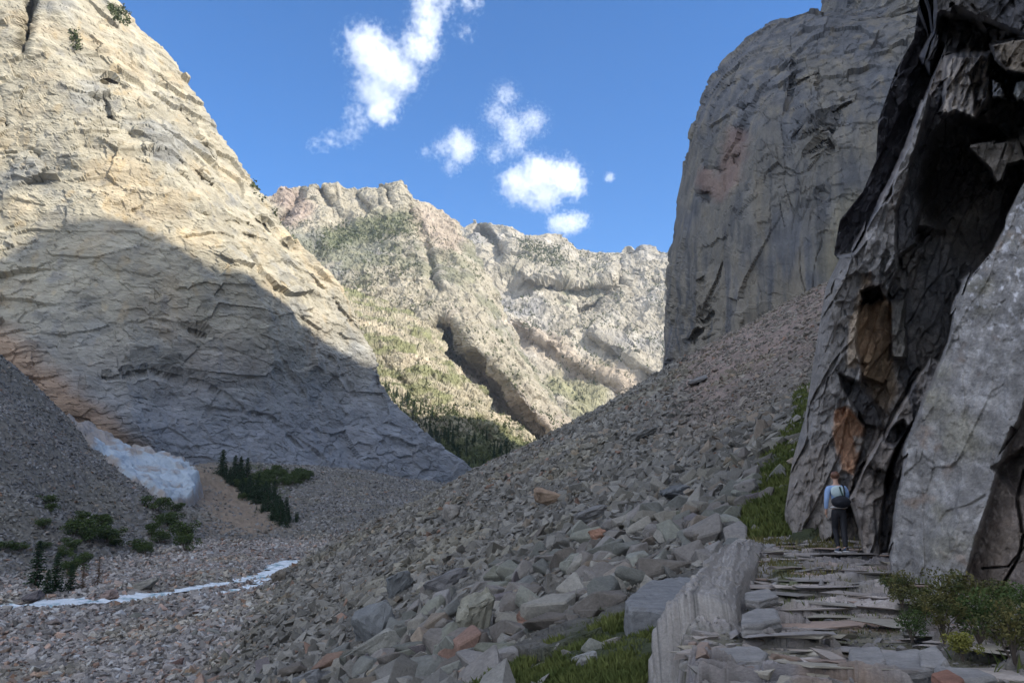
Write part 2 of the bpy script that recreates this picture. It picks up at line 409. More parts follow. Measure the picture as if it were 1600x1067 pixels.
disp = .7 * f1 * (k1 > .55) * mod * lens + 1.0 * f2 * (k2 > .5) * lens + 3.0 * fa1 * mod + 1.15 * fa2 * mod + .35 * facets(p / np.array([3.5, 3.5, 2]), 45)[0] + 6 * fbm(p / 70, 3, 51) + .85 * fbm(p / np.array([9, 9, 6]), 5, 53, .6)
disp -= disp.mean(); dome = dome_base + nrm * disp[..., None]; dome_u, dome_v = proj(dome)
t1 = fbm(p / 30, 4, 71); t2 = fbm(p / np.array([5, 5, 60]), 3, 73); t3 = fbm(p / 7, 3, 77)
col = np.broadcast_to(C3(.40, .365, .285), p.shape).copy()
col = mix(col, C3(.46, .39, .28), sstep(.0, .4, t1))
col = mix(col, C3(.27, .27, .255), sstep(.05, .4, -t1) * .8)
col = mix(col, C3(.48, .36, .20), sstep(.22, .5, t2 + .3 * t1) * .45)
col = mix(col, C3(.20, .20, .20), sstep(.18, .5, -t2 - .2 * t1) * .5)
shadeblue = sstep(430, 700, v + 60 * t1)
col = mix(col, C3(.225, .25, .295), shadeblue * .85)  # bluish valley shade painted into the lower wall's stone colour
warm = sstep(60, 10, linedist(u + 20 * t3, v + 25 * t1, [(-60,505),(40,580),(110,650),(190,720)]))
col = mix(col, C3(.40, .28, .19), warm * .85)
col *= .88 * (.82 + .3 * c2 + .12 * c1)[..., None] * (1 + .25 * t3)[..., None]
sk = dict(right=[(1.03, -2, 0, -1), (1.12, -12, 0, -4), (1.4, -50, 0, -20), (1.9, -160, 0, -60)], top=[(1.1, -10, 0, 10), (1.5, -60, 0, 0)])
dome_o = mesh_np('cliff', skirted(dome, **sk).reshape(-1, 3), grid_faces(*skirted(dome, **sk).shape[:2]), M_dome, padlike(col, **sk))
tag(dome_o, kind='structure')

def dome_at(px, py):
    k = np.argmin((dome_u - px) ** 2 + (dome_v - py) ** 2); return dome.reshape(-1, 3)[k]

# --- background: far range, spiky mountain, lower green spur
def far_mountain(name, rows, nu, nv, amps, strokes=(), seed=0, tint=None, skirt=None, peaks=0):
    D = loft_px(rows, nu, nv); u, v, Y = D[..., 0].copy(), D[..., 1].copy(), D[..., 2].copy()
    wu = 10 * fbm(np.stack([u / 60, v / 60, 0 * u], -1), 3, seed + 5)
    for line, wd, am in strokes:
        Y = Y + am * sstep(wd, wd * .15, linedist(u + wu, v + wu, line))
    ee = sstep(.25, 0, np.linspace(1, 0, nu))[None] * sstep(0, .12, np.linspace(0, 1, nv))[:, None]; u = u + ee * 9 * fbm(np.stack([0 * v, v / 26, 0 * v], -1), 4, seed + 6)
    B = P(u, v, Y); n = gnormal(B); L1, a1, L2, a2, L3, a3 = amps
    g = 1 - 2 * np.abs(fbm(B / np.array([L1, L1, L1 * 1.8]), 6, seed + 1, .55))
    g2 = 1 - 2 * np.abs(fbm(B / np.array([L2 * .8, L2 * .8, L2 * 2.0]), 5, seed + 4, .6))
    fa, ca = facets((B + L2 * .3 * fbm(B / L2, 2, seed)[..., None]) / np.array([L2, L2, L2 * .8]), seed + 2, 1.)
    fb, cb = facets((B + L3 * .4 * fbm(B / L3, 2, seed)[..., None]) / L3, seed + 3, 1.)
    f2, k2 = bed_saw(B, (.3, .1, .95), L3 * 1.3, seed + 8, .8)
    mk = .5 + .5 * sstep(-.3, .3, fbm(B / L1, 3, seed + 9))
    d = a1 * (g - .6) + a2 * .6 * (g2 - .6) * (1.3 - mk) + a2 * fa * mk * .8 + a3 * fb * mk + a3 * .9 * f2 * mk * (k2 > .4) + a3 * fbm(B / (L3 * .6), 3, seed + 10, .6)
    O = B + n * d[..., None]
    c = tint(B, u, v, ca, cb)
    sk = skirt or {}
    o = mesh_np(name, skirted(O, **sk).reshape(-1, 3), grid_faces(*skirted(O, **sk).shape[:2]), M_far, padlike(c, **sk))
    tag(o, kind='structure'); return O, u, v, B

def tint1(B, u, v, ca, cb):
    a = fbm(B / 220, 4, 91); b = fbm(B / 50, 3, 93)
    c = np.broadcast_to(C3(.40, .362, .295), B.shape).copy()
    c = mix(c, C3(.30, .29, .28), sstep(0, .4, a)); c = mix(c, C3(.50, .46, .40), sstep(.1, .4, b))
    c = mix(c, C3(.20, .205, .13), sstep(.02, .3, -a + .5 * b - .1) * sstep(380, 460, v) * .75)
    sc = sstep(30, 8, linedist(u + 8 * b, v + 8 * a, [(815,520),(860,545),(920,585),(985,612)])); c = mix(c, C3(.45, .37, .29), sc * .8)
    gr = sstep(28, 8, linedist(u, v + 8 * a, [(870,600),(930,625),(900,650)])); c = mix(c, C3(.27, .26, .15), gr * .8)
    return .80 * c * (.82 + .34 * cb)[..., None]
top1 = [(560,350,2000),(640,335,2000),(690,345,1950),(730,351,1900),(760,347,1850),(800,349,1800),(832,356,1780),(856,364,1800),(872,374,1850),(900,382,1900),(950,384,1900),(985,384,1880),(1003,392,1800),(1015,388,1800),(1030,397,1800),(1048,404,1780),(1120,410,1750),(1300,420,1750)]
rows1 = [top1,
 [(560,420,1800),(700,400,1750),(800,392,1680),(900,420,1700),(1000,430,1690),(1100,440,1650),(1300,450,1650)],
 [(560,500,1600),(700,480,1500),(800,470,1500),(900,480,1560),(1000,490,1550),(1100,500,1500),(1300,510,1500)],
 [(600,600,1350),(760,560,1280),(860,560,1330),(950,560,1380),(1040,560,1380),(1150,570,1350),(1300,580,1350)],
 [(650,680,1150),(800,660,1100),(900,650,1150),(980,640,1200),(1060,640,1200),(1150,650,1200),(1300,660,1200)],
 [(650,800,1000),(800,760,980),(900,740,1000),(980,740,1050),(1060,740,1050),(1150,750,1050),(1300,760,1050)]]
FM1, fu1, fv1, _ = far_mountain('mountain', rows1, 560, 400, (240, 42, 60, 8, 20, 3.6),
    [([(745,352),(770,380),(785,400)], 14, 120), ([(905,490),(935,470),(960,450)], 9, 60), ([(820,430),(900,440),(960,430)], 10, -60), ([(800,520),(880,580),(960,620)], 26, 60),
     ([(930,520),(990,560),(1040,590)], 14, -60), ([(985,400),(960,430),(990,470)], 8, 50)], 100, tint1, dict(top=[(0, 300, -80), (0, 1200, -500)]))

def tint2(B, u, v, ca, cb):
    a = fbm(B / 130, 4, 111); b = fbm(B / 32, 3, 113)
    c = np.broadcast_to(C3(.40, .36, .28), B.shape).copy()
    c = mix(c, C3(.29, .28, .265), sstep(0, .4, a)); c = mix(c, C3(.50, .44, .36), sstep(.1, .45, b))
    veg = sstep(.0, .28, .8 * a + b * .5 + .03) * sstep(330, 400, v); c = mix(c, C3(.19, .195, .12), veg * .7)
    gband = sstep(26, 6, linedist(u + 10 * b, v + 10 * a, [(520,375),(600,352),(640,350)])); c = mix(c, C3(.15, .17, .085), gband * .7)
    red = sstep(34, 8, linedist(u + 10 * b, v + 10 * a, [(660,345),(690,355),(700,380)])); c = mix(c, C3(.42, .33, .265), red * .6)
    red = sstep(30, 8, linedist(u + 10 * b, v + 10 * a, [(440,300),(470,330),(450,345)])); c = mix(c, C3(.36, .27, .23), red * .7)
    rk = sstep(36, 10, linedist(u + 10 * b, v + 6 * a, [(740,580),(790,620),(840,665),(880,690)])); c = mix(c, C3(.38, .32, .26), rk * .9)
    return .80 * c * (.82 + .34 * cb)[..., None]
top2 = [(250,330,1150),(340,318,1150),(385,312,1180),(414,310,1200),(430,306,1220),(445,292,1250),(452,295,1250),(466,290,1250),(482,291,1260),(489,287,1260),(496,293,1262),(505,290,1270),(530,294,1280),(558,302,1290),(572,299,1290),(590,301,1290),(600,294,1280),(610,290,1275),(618,287,1270),(626,286,1270),(633,298,1272),(640,317,1290),(646,316,1330),(660,318,1360),(672,328,1370),(684,338,1360)]
rows2 = [top2,
 [(250,380,1080),(380,360,1100),(430,340,1170),(500,335,1200),(560,335,1210),(600,330,1200),(640,335,1210),(690,345,1280),(715,357,1300)],
 [(300,450,1000),(420,420,1020),(500,400,1080),(580,390,1100),(650,385,1100),(700,385,1120),(742,405,1230)],
 [(350,520,940),(450,490,950),(540,470,990),(620,460,1000),(700,450,1010),(740,455,1030),(780,478,1140)],
 [(400,600,860),(500,580,880),(600,550,900),(680,530,900),(750,530,900),(790,545,930),(822,575,1040)],
 [(450,680,780),(560,660,800),(680,640,830),(740,620,820),(800,610,810),(840,620,840),(868,640,940)],
 [(450,790,720),(560,760,740),(680,730,760),(760,700,760),(820,690,750),(870,680,790),(905,690,880)],
 [(450,860,700),(560,830,710),(680,800,720),(760,780,720),(820,770,720),(880,770,760),(930,780,840)]]
FM2, fu2, fv2, _ = far_mountain('mountain', rows2, 600, 480, (130, 22, 34, 4.5, 11, 2.0),
    [([(692,528),(708,560),(748,592),(772,618),(800,655),(828,685)], 36, 120), ([(742,535),(790,580),(830,630),(866,672)], 20, -30),
     ([(606,300),(612,345)], 7, 45), ([(590,305),(596,330)], 5, 30), ([(522,300),(530,335)], 6, 35), ([(655,355),(668,400),(680,450)], 14, 30), ([(560,310),(575,330)], 9, 40), ([(500,297),(520,330)], 10, 30), ([(636,320),(645,345)], 8, 40), ([(470,300),(450,340),(430,360)], 14, 40),
     ([(770,470),(800,530),(846,590),(884,650)], 8, 25)], 200, tint2, dict(right=[(1.05, -12, 0, -5), (1.4, -90, 0, -60)], top=[(0, 150, -60), (0, 700, -400)]))

def tint3(B, u, v, ca, cb):
    a = fbm(B / 60, 4, 131); b = fbm(B / 15, 3, 133)
    c = np.broadcast_to(C3(.40, .355, .26), B.shape).copy()
    c = mix(c, C3(.17, .185, .075), sstep(-.12, .25, a + b * .5) * .75)
    c = mix(c, C3(.48, .41, .30), sstep(.15, .4, -a + b * .3))
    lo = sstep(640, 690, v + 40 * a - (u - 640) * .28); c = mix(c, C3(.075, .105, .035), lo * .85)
    return .86 * c * (.8 + .38 * cb)[..., None]
rows3 = [[(380,400,1060),(470,430,1040),(560,450,1030),(640,480,1010),(690,515,960)],
 [(420,500,780),(540,510,760),(630,530,750),(675,545,760),(702,568,800)],
 [(480,590,600),(560,590,590),(650,600,600),(710,600,630),(752,612,680)],
 [(520,650,500),(600,640,490),(680,645,510),(740,645,540),(784,650,590)],
 [(560,710,440),(650,695,445),(730,690,470),(790,686,500),(838,694,550)],
 [(600,790,410),(700,770,430),(790,760,460),(850,755,490),(900,760,540)]]
FM3, fu3, fv3, _ = far_mountain('hill', rows3, 460, 380, (60, 11, 14, 3.2, 5, 1.8),
    [([(560,480),(640,530),(700,580)], 18, 12), ([(640,600),(700,640),(770,670)], 16, -10), ([(590,560),(640,610)], 12, 10)], 300, tint3, dict(right=[(1.05, -8, 0, -3), (1.4, -60, 0, -40)]))

# --- the shaded dome wall on the right
rows = [
 [(1290,-220,235),(1340,-220,205),(1400,-220,185),(1500,-220,165),(1750,-220,150)],
 [(1272,-60,225),(1330,-60,192),(1400,-60,172),(1500,-60,155),(1750,-60,140)],
 [(1277,22,215),(1330,20,186),(1400,20,168),(1500,20,152),(1750,20,138)],
 [(1198,38,212),(1235,34,188),(1300,40,172),(1400,45,160),(1500,60,148),(1750,60,135)],
 [(1128,98,208),(1170,95,182),(1250,100,166),(1350,100,156),(1500,110,145),(1750,110,132)],
 [(1085,165,204),(1120,165,180),(1200,165,163),(1300,165,153),(1450,170,144),(1750,180,130)],
 [(1065,270,200),(1100,270,178),(1180,270,161),(1300,270,150),(1450,275,143),(1750,280,128)],
 [(1047,380,197),(1085,380,175),(1170,380,160),(1300,380,149),(1450,380,142),(1750,380,126)],
 [(1042,480,194),(1080,480,174),(1160,480,160),(1300,480,149),(1450,480,142),(1750,480,126)],
 [(1040,580,192),(1080,580,173),(1160,580,160),(1300,580,149),(1450,580,142),(1750,580,126)],
 [(1036,700,190),(1080,700,172),(1160,700,160),(1300,700,149),(1450,700,142),(1750,700,126)]]
Rpx = loft_px(rows, 420, 460); u, v, Yr = Rpx[..., 0], Rpx[..., 1], Rpx[..., 2]
SCARS = [([(1122,155),(1150,120),(1153,136),(1130,152)], 3.5), ([(1150,170),(1176,160),(1168,178),(1155,177)], 3.5), ([(1145,196),(1158,200),(1150,208)], 2),
 ([(1096,250),(1106,248),(1104,262),(1096,260)], 3), ([(1104,262),(1135,262),(1135,276),(1105,272)], 2.5), ([(1145,243),(1157,240),(1156,262),(1144,260)], 2.5), ([(1149,284),(1160,282),(1158,295)], 2.5),
 ([(1088,298),(1114,296),(1118,312),(1108,322),(1090,312)], 4), ([(1120,328),(1130,330),(1126,336)], 2),
 ([(1086,440),(1100,432),(1098,442)], 3), ([(1090,502),(1110,486),(1106,500)], 4), ([(1075,530),(1090,512),(1099,516),(1088,536),(1078,538)], 4.5), ([(1275,300),(1288,292),(1286,304)], 1.5),
 ([(1097,530),(1120,520),(1118,524),(1100,534)], 2), ([(1150,336),(1162,330),(1156,344)], 2)]
sc = np.zeros(u.shape)
for q, dpt in SCARS:
    m = sstep(-2, 4, polydist(u + 4 * fbm(np.stack([u / 9, v / 9, 0 * u], -1), 3, 440), v + 4 * fbm(np.stack([u / 9, v / 9, 0 * u], -1), 3, 441), q)); Yr = Yr + dpt * .8 * m; sc = np.maximum(sc, m)
for line, wd, dpt in [([(1235,60),(1238,110),(1234,150),(1228,170)], 4, 2), ([(1240,215),(1262,190),(1300,175),(1330,160)], 3, 1.5), ([(1255,210),(1290,196),(1310,172),(1300,200),(1280,210)], 3, 1.5),
    ([(1262,238),(1290,215),(1300,232)], 3, 1.3), ([(1232,135),(1280,115),(1276,140)], 3, 1.3), ([(1285,36),(1340,40),(1400,28),(1440,14)], 4, 2.5), ([(1276,25),(1300,38)], 4, 3), ([(1200,60),(1230,40)], 3, 1.5), ([(1095,490),(1120,440),(1130,410)], 2.5, 1.2)]:
    Yr = Yr + dpt * sstep(wd, 0, linedist(u, v, line))
B = P(u, v, Yr); n = gnormal(B)
fb, cb = facets((B + fbm(B / 4, 2, 3)[..., None] * 2) / np.array([9, 9, 7]), 403, 1.)
fc, cc = facets((B + fbm(B / 2, 2, 3)[..., None]) / np.array([3.2, 3.2, 2.4]), 405, 1.)
mk = sstep(-.1, .5, fbm(B / 30, 3, 407) + .25)
d = 2.2 * fbm(B / np.array([24, 24, 45]), 3, 409) + 1.0 * facets(B / np.array([16, 16, 34]), 404)[0] + 1.1 * fb * mk + .3 * fc * (mk + .15) + .6 * fbm(B / np.array([5, 5, 9]), 4, 411)
d -= .45 * cracks(B * np.array([1.8, 1.8, .28]), 12, 413, .03) * sstep(-.1, .2, fbm(B / 20, 2, 414)) + .3 * cracks(B * np.array([.8, .8, 1.3]), 14, 417, .02) * sstep(0, .25, fbm(B / 22, 2, 418))
d -= d.mean(); RM = B + n * d[..., None]
a = fbm(B / 18, 4, 421); st = fbm(B / np.array([2.2, 2.2, 40]), 4, 423); b = fbm(B / 4, 3, 425)
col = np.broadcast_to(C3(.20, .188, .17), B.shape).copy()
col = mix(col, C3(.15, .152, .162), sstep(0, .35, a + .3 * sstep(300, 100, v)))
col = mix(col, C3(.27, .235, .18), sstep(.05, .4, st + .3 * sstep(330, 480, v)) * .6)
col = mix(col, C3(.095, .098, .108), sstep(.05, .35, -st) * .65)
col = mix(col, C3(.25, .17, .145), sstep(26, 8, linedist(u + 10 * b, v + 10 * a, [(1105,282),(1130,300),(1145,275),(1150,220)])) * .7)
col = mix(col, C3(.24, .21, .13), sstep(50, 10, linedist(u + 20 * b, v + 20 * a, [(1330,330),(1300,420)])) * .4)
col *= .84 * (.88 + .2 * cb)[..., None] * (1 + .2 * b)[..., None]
sk = dict(left=[(14, 16, 0), (50, 50, 0), (120, 160, 0)])
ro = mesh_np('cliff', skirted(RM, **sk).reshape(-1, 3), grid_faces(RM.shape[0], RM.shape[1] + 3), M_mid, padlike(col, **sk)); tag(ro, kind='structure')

# --- the massif above and behind the right wall: its crest throws the valley's shadow
SH = [(-160,520,None),(-80,464,None),(0,416,None),(60,372,None),(110,352,None),(160,346,None),(215,352,None),(265,378,None),(310,405,None),(360,430,None),(410,452,None),(452,482,None),(475,512,None),(520,545,None),(575,578,None),(640,640,470),(720,672,500),(800,712,510)]
crest = []
for px, py, Y in SH:
    q = dome_at(px, py) if Y is None else P(px, py, Y)
    t = (228 - q[0]) / SUN[0]; crest.append(q + t * SUN)
crest = np.array(crest); crest = crest[np.argsort(crest[:, 1])]
i0, i1 = crest[0], crest[-1]
crest = np.r_[[[228, -900, 260], [228, -400, 300], [228, i0[1] - 160, i0[2] - 60]], crest, [[232, i1[1] + 40, i1[2] - 110], [240, i1[1] + 80, -30]]]
yy = np.r_[np.linspace(-900, i0[1] - 165, 40), np.linspace(i0[1] - 160, i1[1] + 80, 420)]
cr = np.stack([np.interp(yy, crest[:, 1], crest[:, k]) for k in range(3)], -1)
lev = [(0, 0, 0), (25, 0, -25), (80, 0, -60), (200, 0, -200), (500, 0, -700)]; lev2 = [(-3, 0, -10), (-30, 0, -70), (-60, 0, -200), (-90, 0, -420), (-100, 0, -700)]
MG = np.stack([cr + np.array(o) for o in reversed(lev2)] + [cr + np.array(o) for o in lev], 0)
MG = catmull(MG, 60); w = np.abs(np.linspace(-1, 1, 60))[:, None]
MG = MG + (fbm(MG / 40, 4, 500) * 22 * sstep(.3, .6, w) + fbm(MG / 6, 3, 505) * .8)[..., None] * np.array([-.9, 0, .3])
MG[..., 2] = np.maximum(MG[..., 2], -60)
mo = mesh_np('mountain', MG.reshape(-1, 3), grid_faces(60, len(yy)), M_mid, np.broadcast_to(C3(.2, .19, .18), MG.shape)); tag(mo, kind='structure')
# ------------------------------------------------------------------ the near cliff beside the path
XL = np.array([(-420,1448),(-160,1440),(0,1436),(60,1428),(110,1400),(190,1372),(250,1369),(300,1348),(345,1312),(398,1303),(404,1312),(430,1299),(450,1290),(560,1272),(650,1258),(720,1238),(800,1226),(835,1228),(900,1236),(1100,1250)], float)
vv = np.linspace(-400, 1090, 800); xl = np.interp(vv, XL[:, 0], XL[:, 1])
tt = np.linspace(0, 1, 620); u = xl[:, None] + (2150 - xl[:, None]) * (tt ** 1.25)[None]; v = np.broadcast_to(vv[:, None], u.shape).copy()
q3 = np.stack([u / 40, v / 40, 0 * u], -1); q4 = np.stack([(u * .93 + v * .37) / 26, (-.37 * u + .93 * v) / 100, 0 * u], -1); wf1 = facets(q4, 601, .6)[0]; wu = u + 4 * wf1 + 2.2 * fbm(q3 * 2, 5, 603, .6); wv = v + 4 * wf1 + 2.2 * fbm(q3 * 2 + 40, 5, 604, .6)
def reg(poly, soft=5, grow=0): return sstep(-soft, soft, polydist(wu, wv, poly) + grow)
Y = 20.5 + np.clip((1500 - u) * .006, -4, 2) - .006 * np.clip(200 - v, 0, 600)      # main face leans out overhead
Y0 = Y.copy()
def put(Y, poly, Yn, soft=5): m = reg(poly, soft * .9); return Y * (1 - m) + Yn * m
Y = put(Y, [(1330,420),(1400,360),(1500,360),(1560,420),(1480,620),(1380,720),(1335,780),(1315,760),(1322,600)], 21.8 + 0 * u, 8)
# wedge under the leaning flake
Y = put(Y, [(1445,-60),(1500,-60),(1478,60),(1447,140),(1405,250),(1372,312),(1345,372),(1330,398),(1296,404),(1300,345),(1345,300),(1360,250),(1360,190),(1390,110),(1420,60)], 23.0 + .022 * (u - 1300) + .012 * np.clip(v, 0, 400), 3)
# arete and left pillar
Y = put(Y, [(1448,146),(1462,170),(1425,260),(1400,330),(1402,420),(1362,520),(1345,600),(1332,680),(1330,745),(1312,760),(1300,840),(1200,900),(1190,700),(1280,440),(1296,405),(1332,398),(1350,372),(1378,312),(1410,250)], 21.0 - .010 * (u - 1260) + .002 * (v - 600), 3)
# grey grooved face right of the arete
Y = put(Y, [(1455,150),(1500,120),(1500,200),(1450,270),(1430,380),(1400,400),(1400,330),(1425,260)], 20.3 + 0 * u, 4)
# orange scar blocks
Y = put(Y, [(1345,470),(1372,455),(1396,478),(1392,560),(1380,600),(1350,590),(1338,540)], 21.0 + .012 * (u - 1340), 3)
Y = put(Y, [(1303,640),(1325,636),(1352,668),(1345,700),(1332,740),(1318,735),(1305,690)], 20.6 + .012 * (u - 1300), 3)
Y = put(Y, [(1392,470),(1416,470),(1418,560),(1396,560)], 20.7 + 0 * u, 2)
Y = put(Y, [(1344,455),(1372,446),(1378,462),(1350,476)], 21.9 + 0 * u, 2)
Y = put(Y, [(1312,585),(1345,600),(1372,640),(1378,668),(1352,665),(1318,610)], 21.3 + 0 * u, 4)
Y = put(Y, [(1310,740),(1342,735),(1350,800),(1335,870),(1312,850),(1300,800)], 21.0 + 0 * u, 5)
# dark cave with the tooth hanging in it
Y = put(Y, [(1462,215),(1500,180),(1560,205),(1600,250),(1700,240),(1700,330),(1600,300),(1565,350),(1540,400),(1500,400),(1460,345),(1440,300)], 22.4 + 0 * u, 16)
Y = put(Y, [(1510,228),(1585,215),(1600,250),(1572,255),(1556,292),(1545,262)], 17.5 + 0 * u, 3)
# streaked buff face, brow and hanging blocks
Y = put(Y, [(1478,92),(1522,76),(1548,82),(1546,150),(1524,186),(1490,172),(1470,180)], 17.6 - .01 * (u - 1500), 4)
Y = put(Y, [(1440,-400),(1700,-400),(1700,70),(1605,60),(1560,40),(1520,25),(1490,10),(1478,60),(1460,60)], 15.2 + .0*u - .002 * (60 - v), 6)
Y = put(Y, [(1470,20),(1520,30),(1550,60),(1545,82),(1500,86),(1470,70),(1450,110),(1440,90)], 20.5 + 0 * u, 6)
Y = put(Y, [(1548,70),(1640,55),(1640,125),(1572,112),(1555,96)], 14.6 + 0 * u, 4)
Y = put(Y, [(1556,125),(1580,118),(1640,125),(1640,200),(1575,212),(1545,190)], 21 + 0 * u, 5)
Y = put(Y, [(1549,122),(1564,130),(1572,154),(1551,152)], 15.6 + 0 * u, 2)
Y = put(Y, [(1588,128),(1650,120),(1650,160),(1590,158),(1582,148)], 15.2 + 0 * u, 3)
# ramp block and the black cleft beside the slab
Y = put(Y, [(1470,560),(1500,520),(1520,500),(1500,440),(1540,410),(1545,440),(1500,520),(1450,640),(1410,740),(1400,905),(1380,900),(1350,880),(1395,720),(1440,620)], 17.25 + 0 * u, 8)
Y = put(Y, [(1455,560),(1478,572),(1440,640),(1400,700),(1385,740),(1375,820),(1378,905),(1352,890),(1345,830),(1330,780),(1352,730),(1400,645)], 17.0 - .004 * (v - 700), 4)
Y = put(Y, [(1386,668),(1410,655),(1420,672),(1398,695),(1382,688)], 18.0 + 0 * u, 4)
# the big pale slab on the right
SLAB = [(1640,250),(1598,288),(1570,350),(1535,412),(1508,440),(1490,478),(1482,530),(1448,620),(1415,700),(1398,790),(1388,870),(1394,1100),(2300,1100),(2300,100)]
slabY = 13.0 - .0125 * np.clip(u - 1400, -200, 420) + .0036 * np.clip(905 - v, -200, 700)
Y = put(Y, SLAB, slabY, 3)
rec = reg([(1600,640),(1612,600),(2300,500),(2300,1100),(1512,1100),(1508,905),(1520,860),(1545,780),(1560,730)], 5); Y = Y + .55 * rec
Y = Y + .25 * sstep(4, 0, linedist(u + 3 * fbm(q3, 3, 9), v, [(1600,835),(1592,870),(1572,905),(1560,930)])) + .15 * sstep(3, 0, linedist(u, v, [(1535,888),(1575,885),(1605,850)]))
Y = Y + .3 * sstep(4, 0, linedist(wu, wv, [(1600,735),(1590,780),(1596,830)])) + .5 * reg([(1550,730),(1620,690),(1640,760),(1590,775)], 6)
Y = Y - .25 * sstep(50, 0, linedist(u, v, [(1500,800),(1470,860),(1480,940)])) + .06 * sstep(5, 0, linedist(u, v, [(1455,835),(1480,800),(1515,790),(1540,775)]))
# left edge turns away
e = np.clip((u - xl[:, None]) / 26, 0, 1); Y = Y + 1.6 * (1 - np.sqrt(1 - (1 - e) ** 2 * .999)) * (v > 400) + .3 * (1 - e) * (v <= 400)
def blur(A, k=1):
    for _ in range(k):
        A = np.pad(A, 1, mode='edge'); A = (A[:-2, 1:-1] + A[2:, 1:-1] + A[1:-1, :-2] + A[1:-1, 2:] + 2 * A[1:-1, 1:-1]) / 6
    return A
Sf = P(u, v, Y0)
step = np.hypot(*np.gradient(Y)); calm = 1
n = gnormal(Sf); Bt = P(u, v, Y)
inslab = reg(SLAB, 4)
lean = np.array([.36, .0, .93]); al_ = (Sf * lean).sum(-1); ac_ = (Sf * np.array([.93, 0, -.36])).sum(-1)
Qc = np.stack([ac_, al_ / 3.2, Sf[..., 1]], -1)
fa, ca = facets((Qc + .12 * fbm(Qc / .5, 3, 3)[..., None]) / .95, 611, .8)
fb, cb = facets((Qc + .06 * fbm(Qc / .3, 3, 4)[..., None]) / .36, 613, .8)
fc_, cc_ = facets(np.stack([ac_, al_ / 1.5, Sf[..., 1]], -1) / .16, 615, .8)
rg = 1 - 2 * np.abs(fbm(Qc / .35, 4, 617))
k = 1 - inslab
d = fa * (.50 * k + .09) + fb * (.24 * k + .05) + fc_ * (.09 * k + .025) + .35 * fbm(Sf / 2.2, 4, 619) * (.7 + .1 * k) + .05 * rg + .05 * fbm(Sf / .25, 3, 621)
# diagonal joints leaning with the slab
f1, k1 = bed_saw(Sf, (.86, .1, -.48), .9, 631, .35); d += .24 * f1 * (k1 > .3) * k + .05 * f1 * inslab * (k1 > .6)
up = inslab * sstep(640, 420, v); kn, kc = facets(Sf / .13, 641, 1.); d += .012 * kn * up
d = blur(d, 1); eye = np.array([0, 0, CZ]); dist = np.linalg.norm(Bt - eye, axis=-1); NC = eye + (Bt - eye) * (1 - d / dist)[..., None]; B = Sf
a = fbm(B / 1.6, 4, 651); b = fbm(B / .4, 4, 653); st = fbm(B / np.array([.35, .35, 4.]), 4, 655)
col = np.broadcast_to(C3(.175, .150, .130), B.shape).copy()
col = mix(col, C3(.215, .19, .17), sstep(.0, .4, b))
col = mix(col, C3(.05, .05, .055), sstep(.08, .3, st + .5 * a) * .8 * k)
def cr(poly, c, am, soft=6):
    global col
    col = mix(col, C3(*c), reg(poly, soft) * am)
cr([(1436,-60),(1500,-60),(1478,60),(1447,140),(1405,250),(1372,312),(1345,372),(1330,398),(1290,410),(1290,345),(1345,300),(1350,250),(1350,190),(1390,110),(1410,60)], (.055,.053,.06), .9, 4)  # shade under the overhanging flake painted into the rock colour
cr([(1300,404),(1345,380),(1402,330),(1402,420),(1362,520),(1345,600),(1330,745),(1312,760),(1300,870),(1180,900),(1190,700),(1270,440)], (.20,.19,.18), .75)
cr([(1225,700),(1300,700),(1300,850),(1215,850)], (.21,.175,.145), .5, 20)
cr([(1448,146),(1460,165),(1425,260),(1395,310),(1372,370),(1345,390),(1380,312),(1410,250)], (.26,.245,.235), .8, 4)
cr([(1455,150),(1500,120),(1500,200),(1450,270),(1430,380),(1400,400),(1400,330),(1425,260)], (.115,.115,.125), .8)
cr([(1462,200),(1500,180),(1560,200),(1700,200),(1700,330),(1600,300),(1565,350),(1540,405),(1500,420),(1450,370),(1430,300)], (.11,.10,.09), .7, 16)  # cave's shade deepened by darkening the rock colour
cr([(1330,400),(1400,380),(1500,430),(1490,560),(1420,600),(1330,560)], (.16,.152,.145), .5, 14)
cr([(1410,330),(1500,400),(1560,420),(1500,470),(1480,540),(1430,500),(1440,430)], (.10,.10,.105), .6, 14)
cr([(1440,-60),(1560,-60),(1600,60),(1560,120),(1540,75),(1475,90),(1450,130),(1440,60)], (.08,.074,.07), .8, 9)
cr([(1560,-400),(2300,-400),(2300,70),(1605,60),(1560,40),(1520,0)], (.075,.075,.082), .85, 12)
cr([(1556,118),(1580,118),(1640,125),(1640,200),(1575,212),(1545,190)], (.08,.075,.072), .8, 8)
cr([(1510,228),(1585,215),(1600,250),(1572,255),(1556,292),(1545,262)], (.135,.118,.10), .9, 4)
m = reg([(1478,92),(1522,76),(1548,82),(1546,150),(1524,186),(1490,172),(1470,180)], 5)
s8 = .5 + .5 * np.sin((u + .25 * v) * .55 + 5 * b); col = mix(col, mix(C3(.11, .10, .095) * np.ones(3), C3(.36, .31, .26), s8[..., None] * np.ones(3)), m[..., None] * np.ones(3))
cr([(1555,70),(1640,60),(1640,120),(1574,110)], (.20,.165,.125), .8)
cr([(1549,122),(1564,130),(1572,154),(1551,152)], (.17,.17,.17), .9, 2)
cr([(1588,128),(1650,120),(1650,160),(1590,158),(1582,148)], (.18,.18,.17), .8, 3)
cr([(1360,425),(1352,440),(1345,480),(1362,470)], (.34,.21,.135), .6, 4)
cr([(1348,430),(1362,440),(1345,530),(1338,575),(1322,572),(1330,500)], (.40,.30,.20), .6, 4)
cr([(1345,470),(1372,455),(1396,478),(1392,560),(1380,600),(1350,590),(1338,540)], (.27,.17,.095), .85, 5)
cr([(1345,560),(1392,550),(1400,610),(1385,640),(1365,630)], (.20,.14,.085), .7, 8)
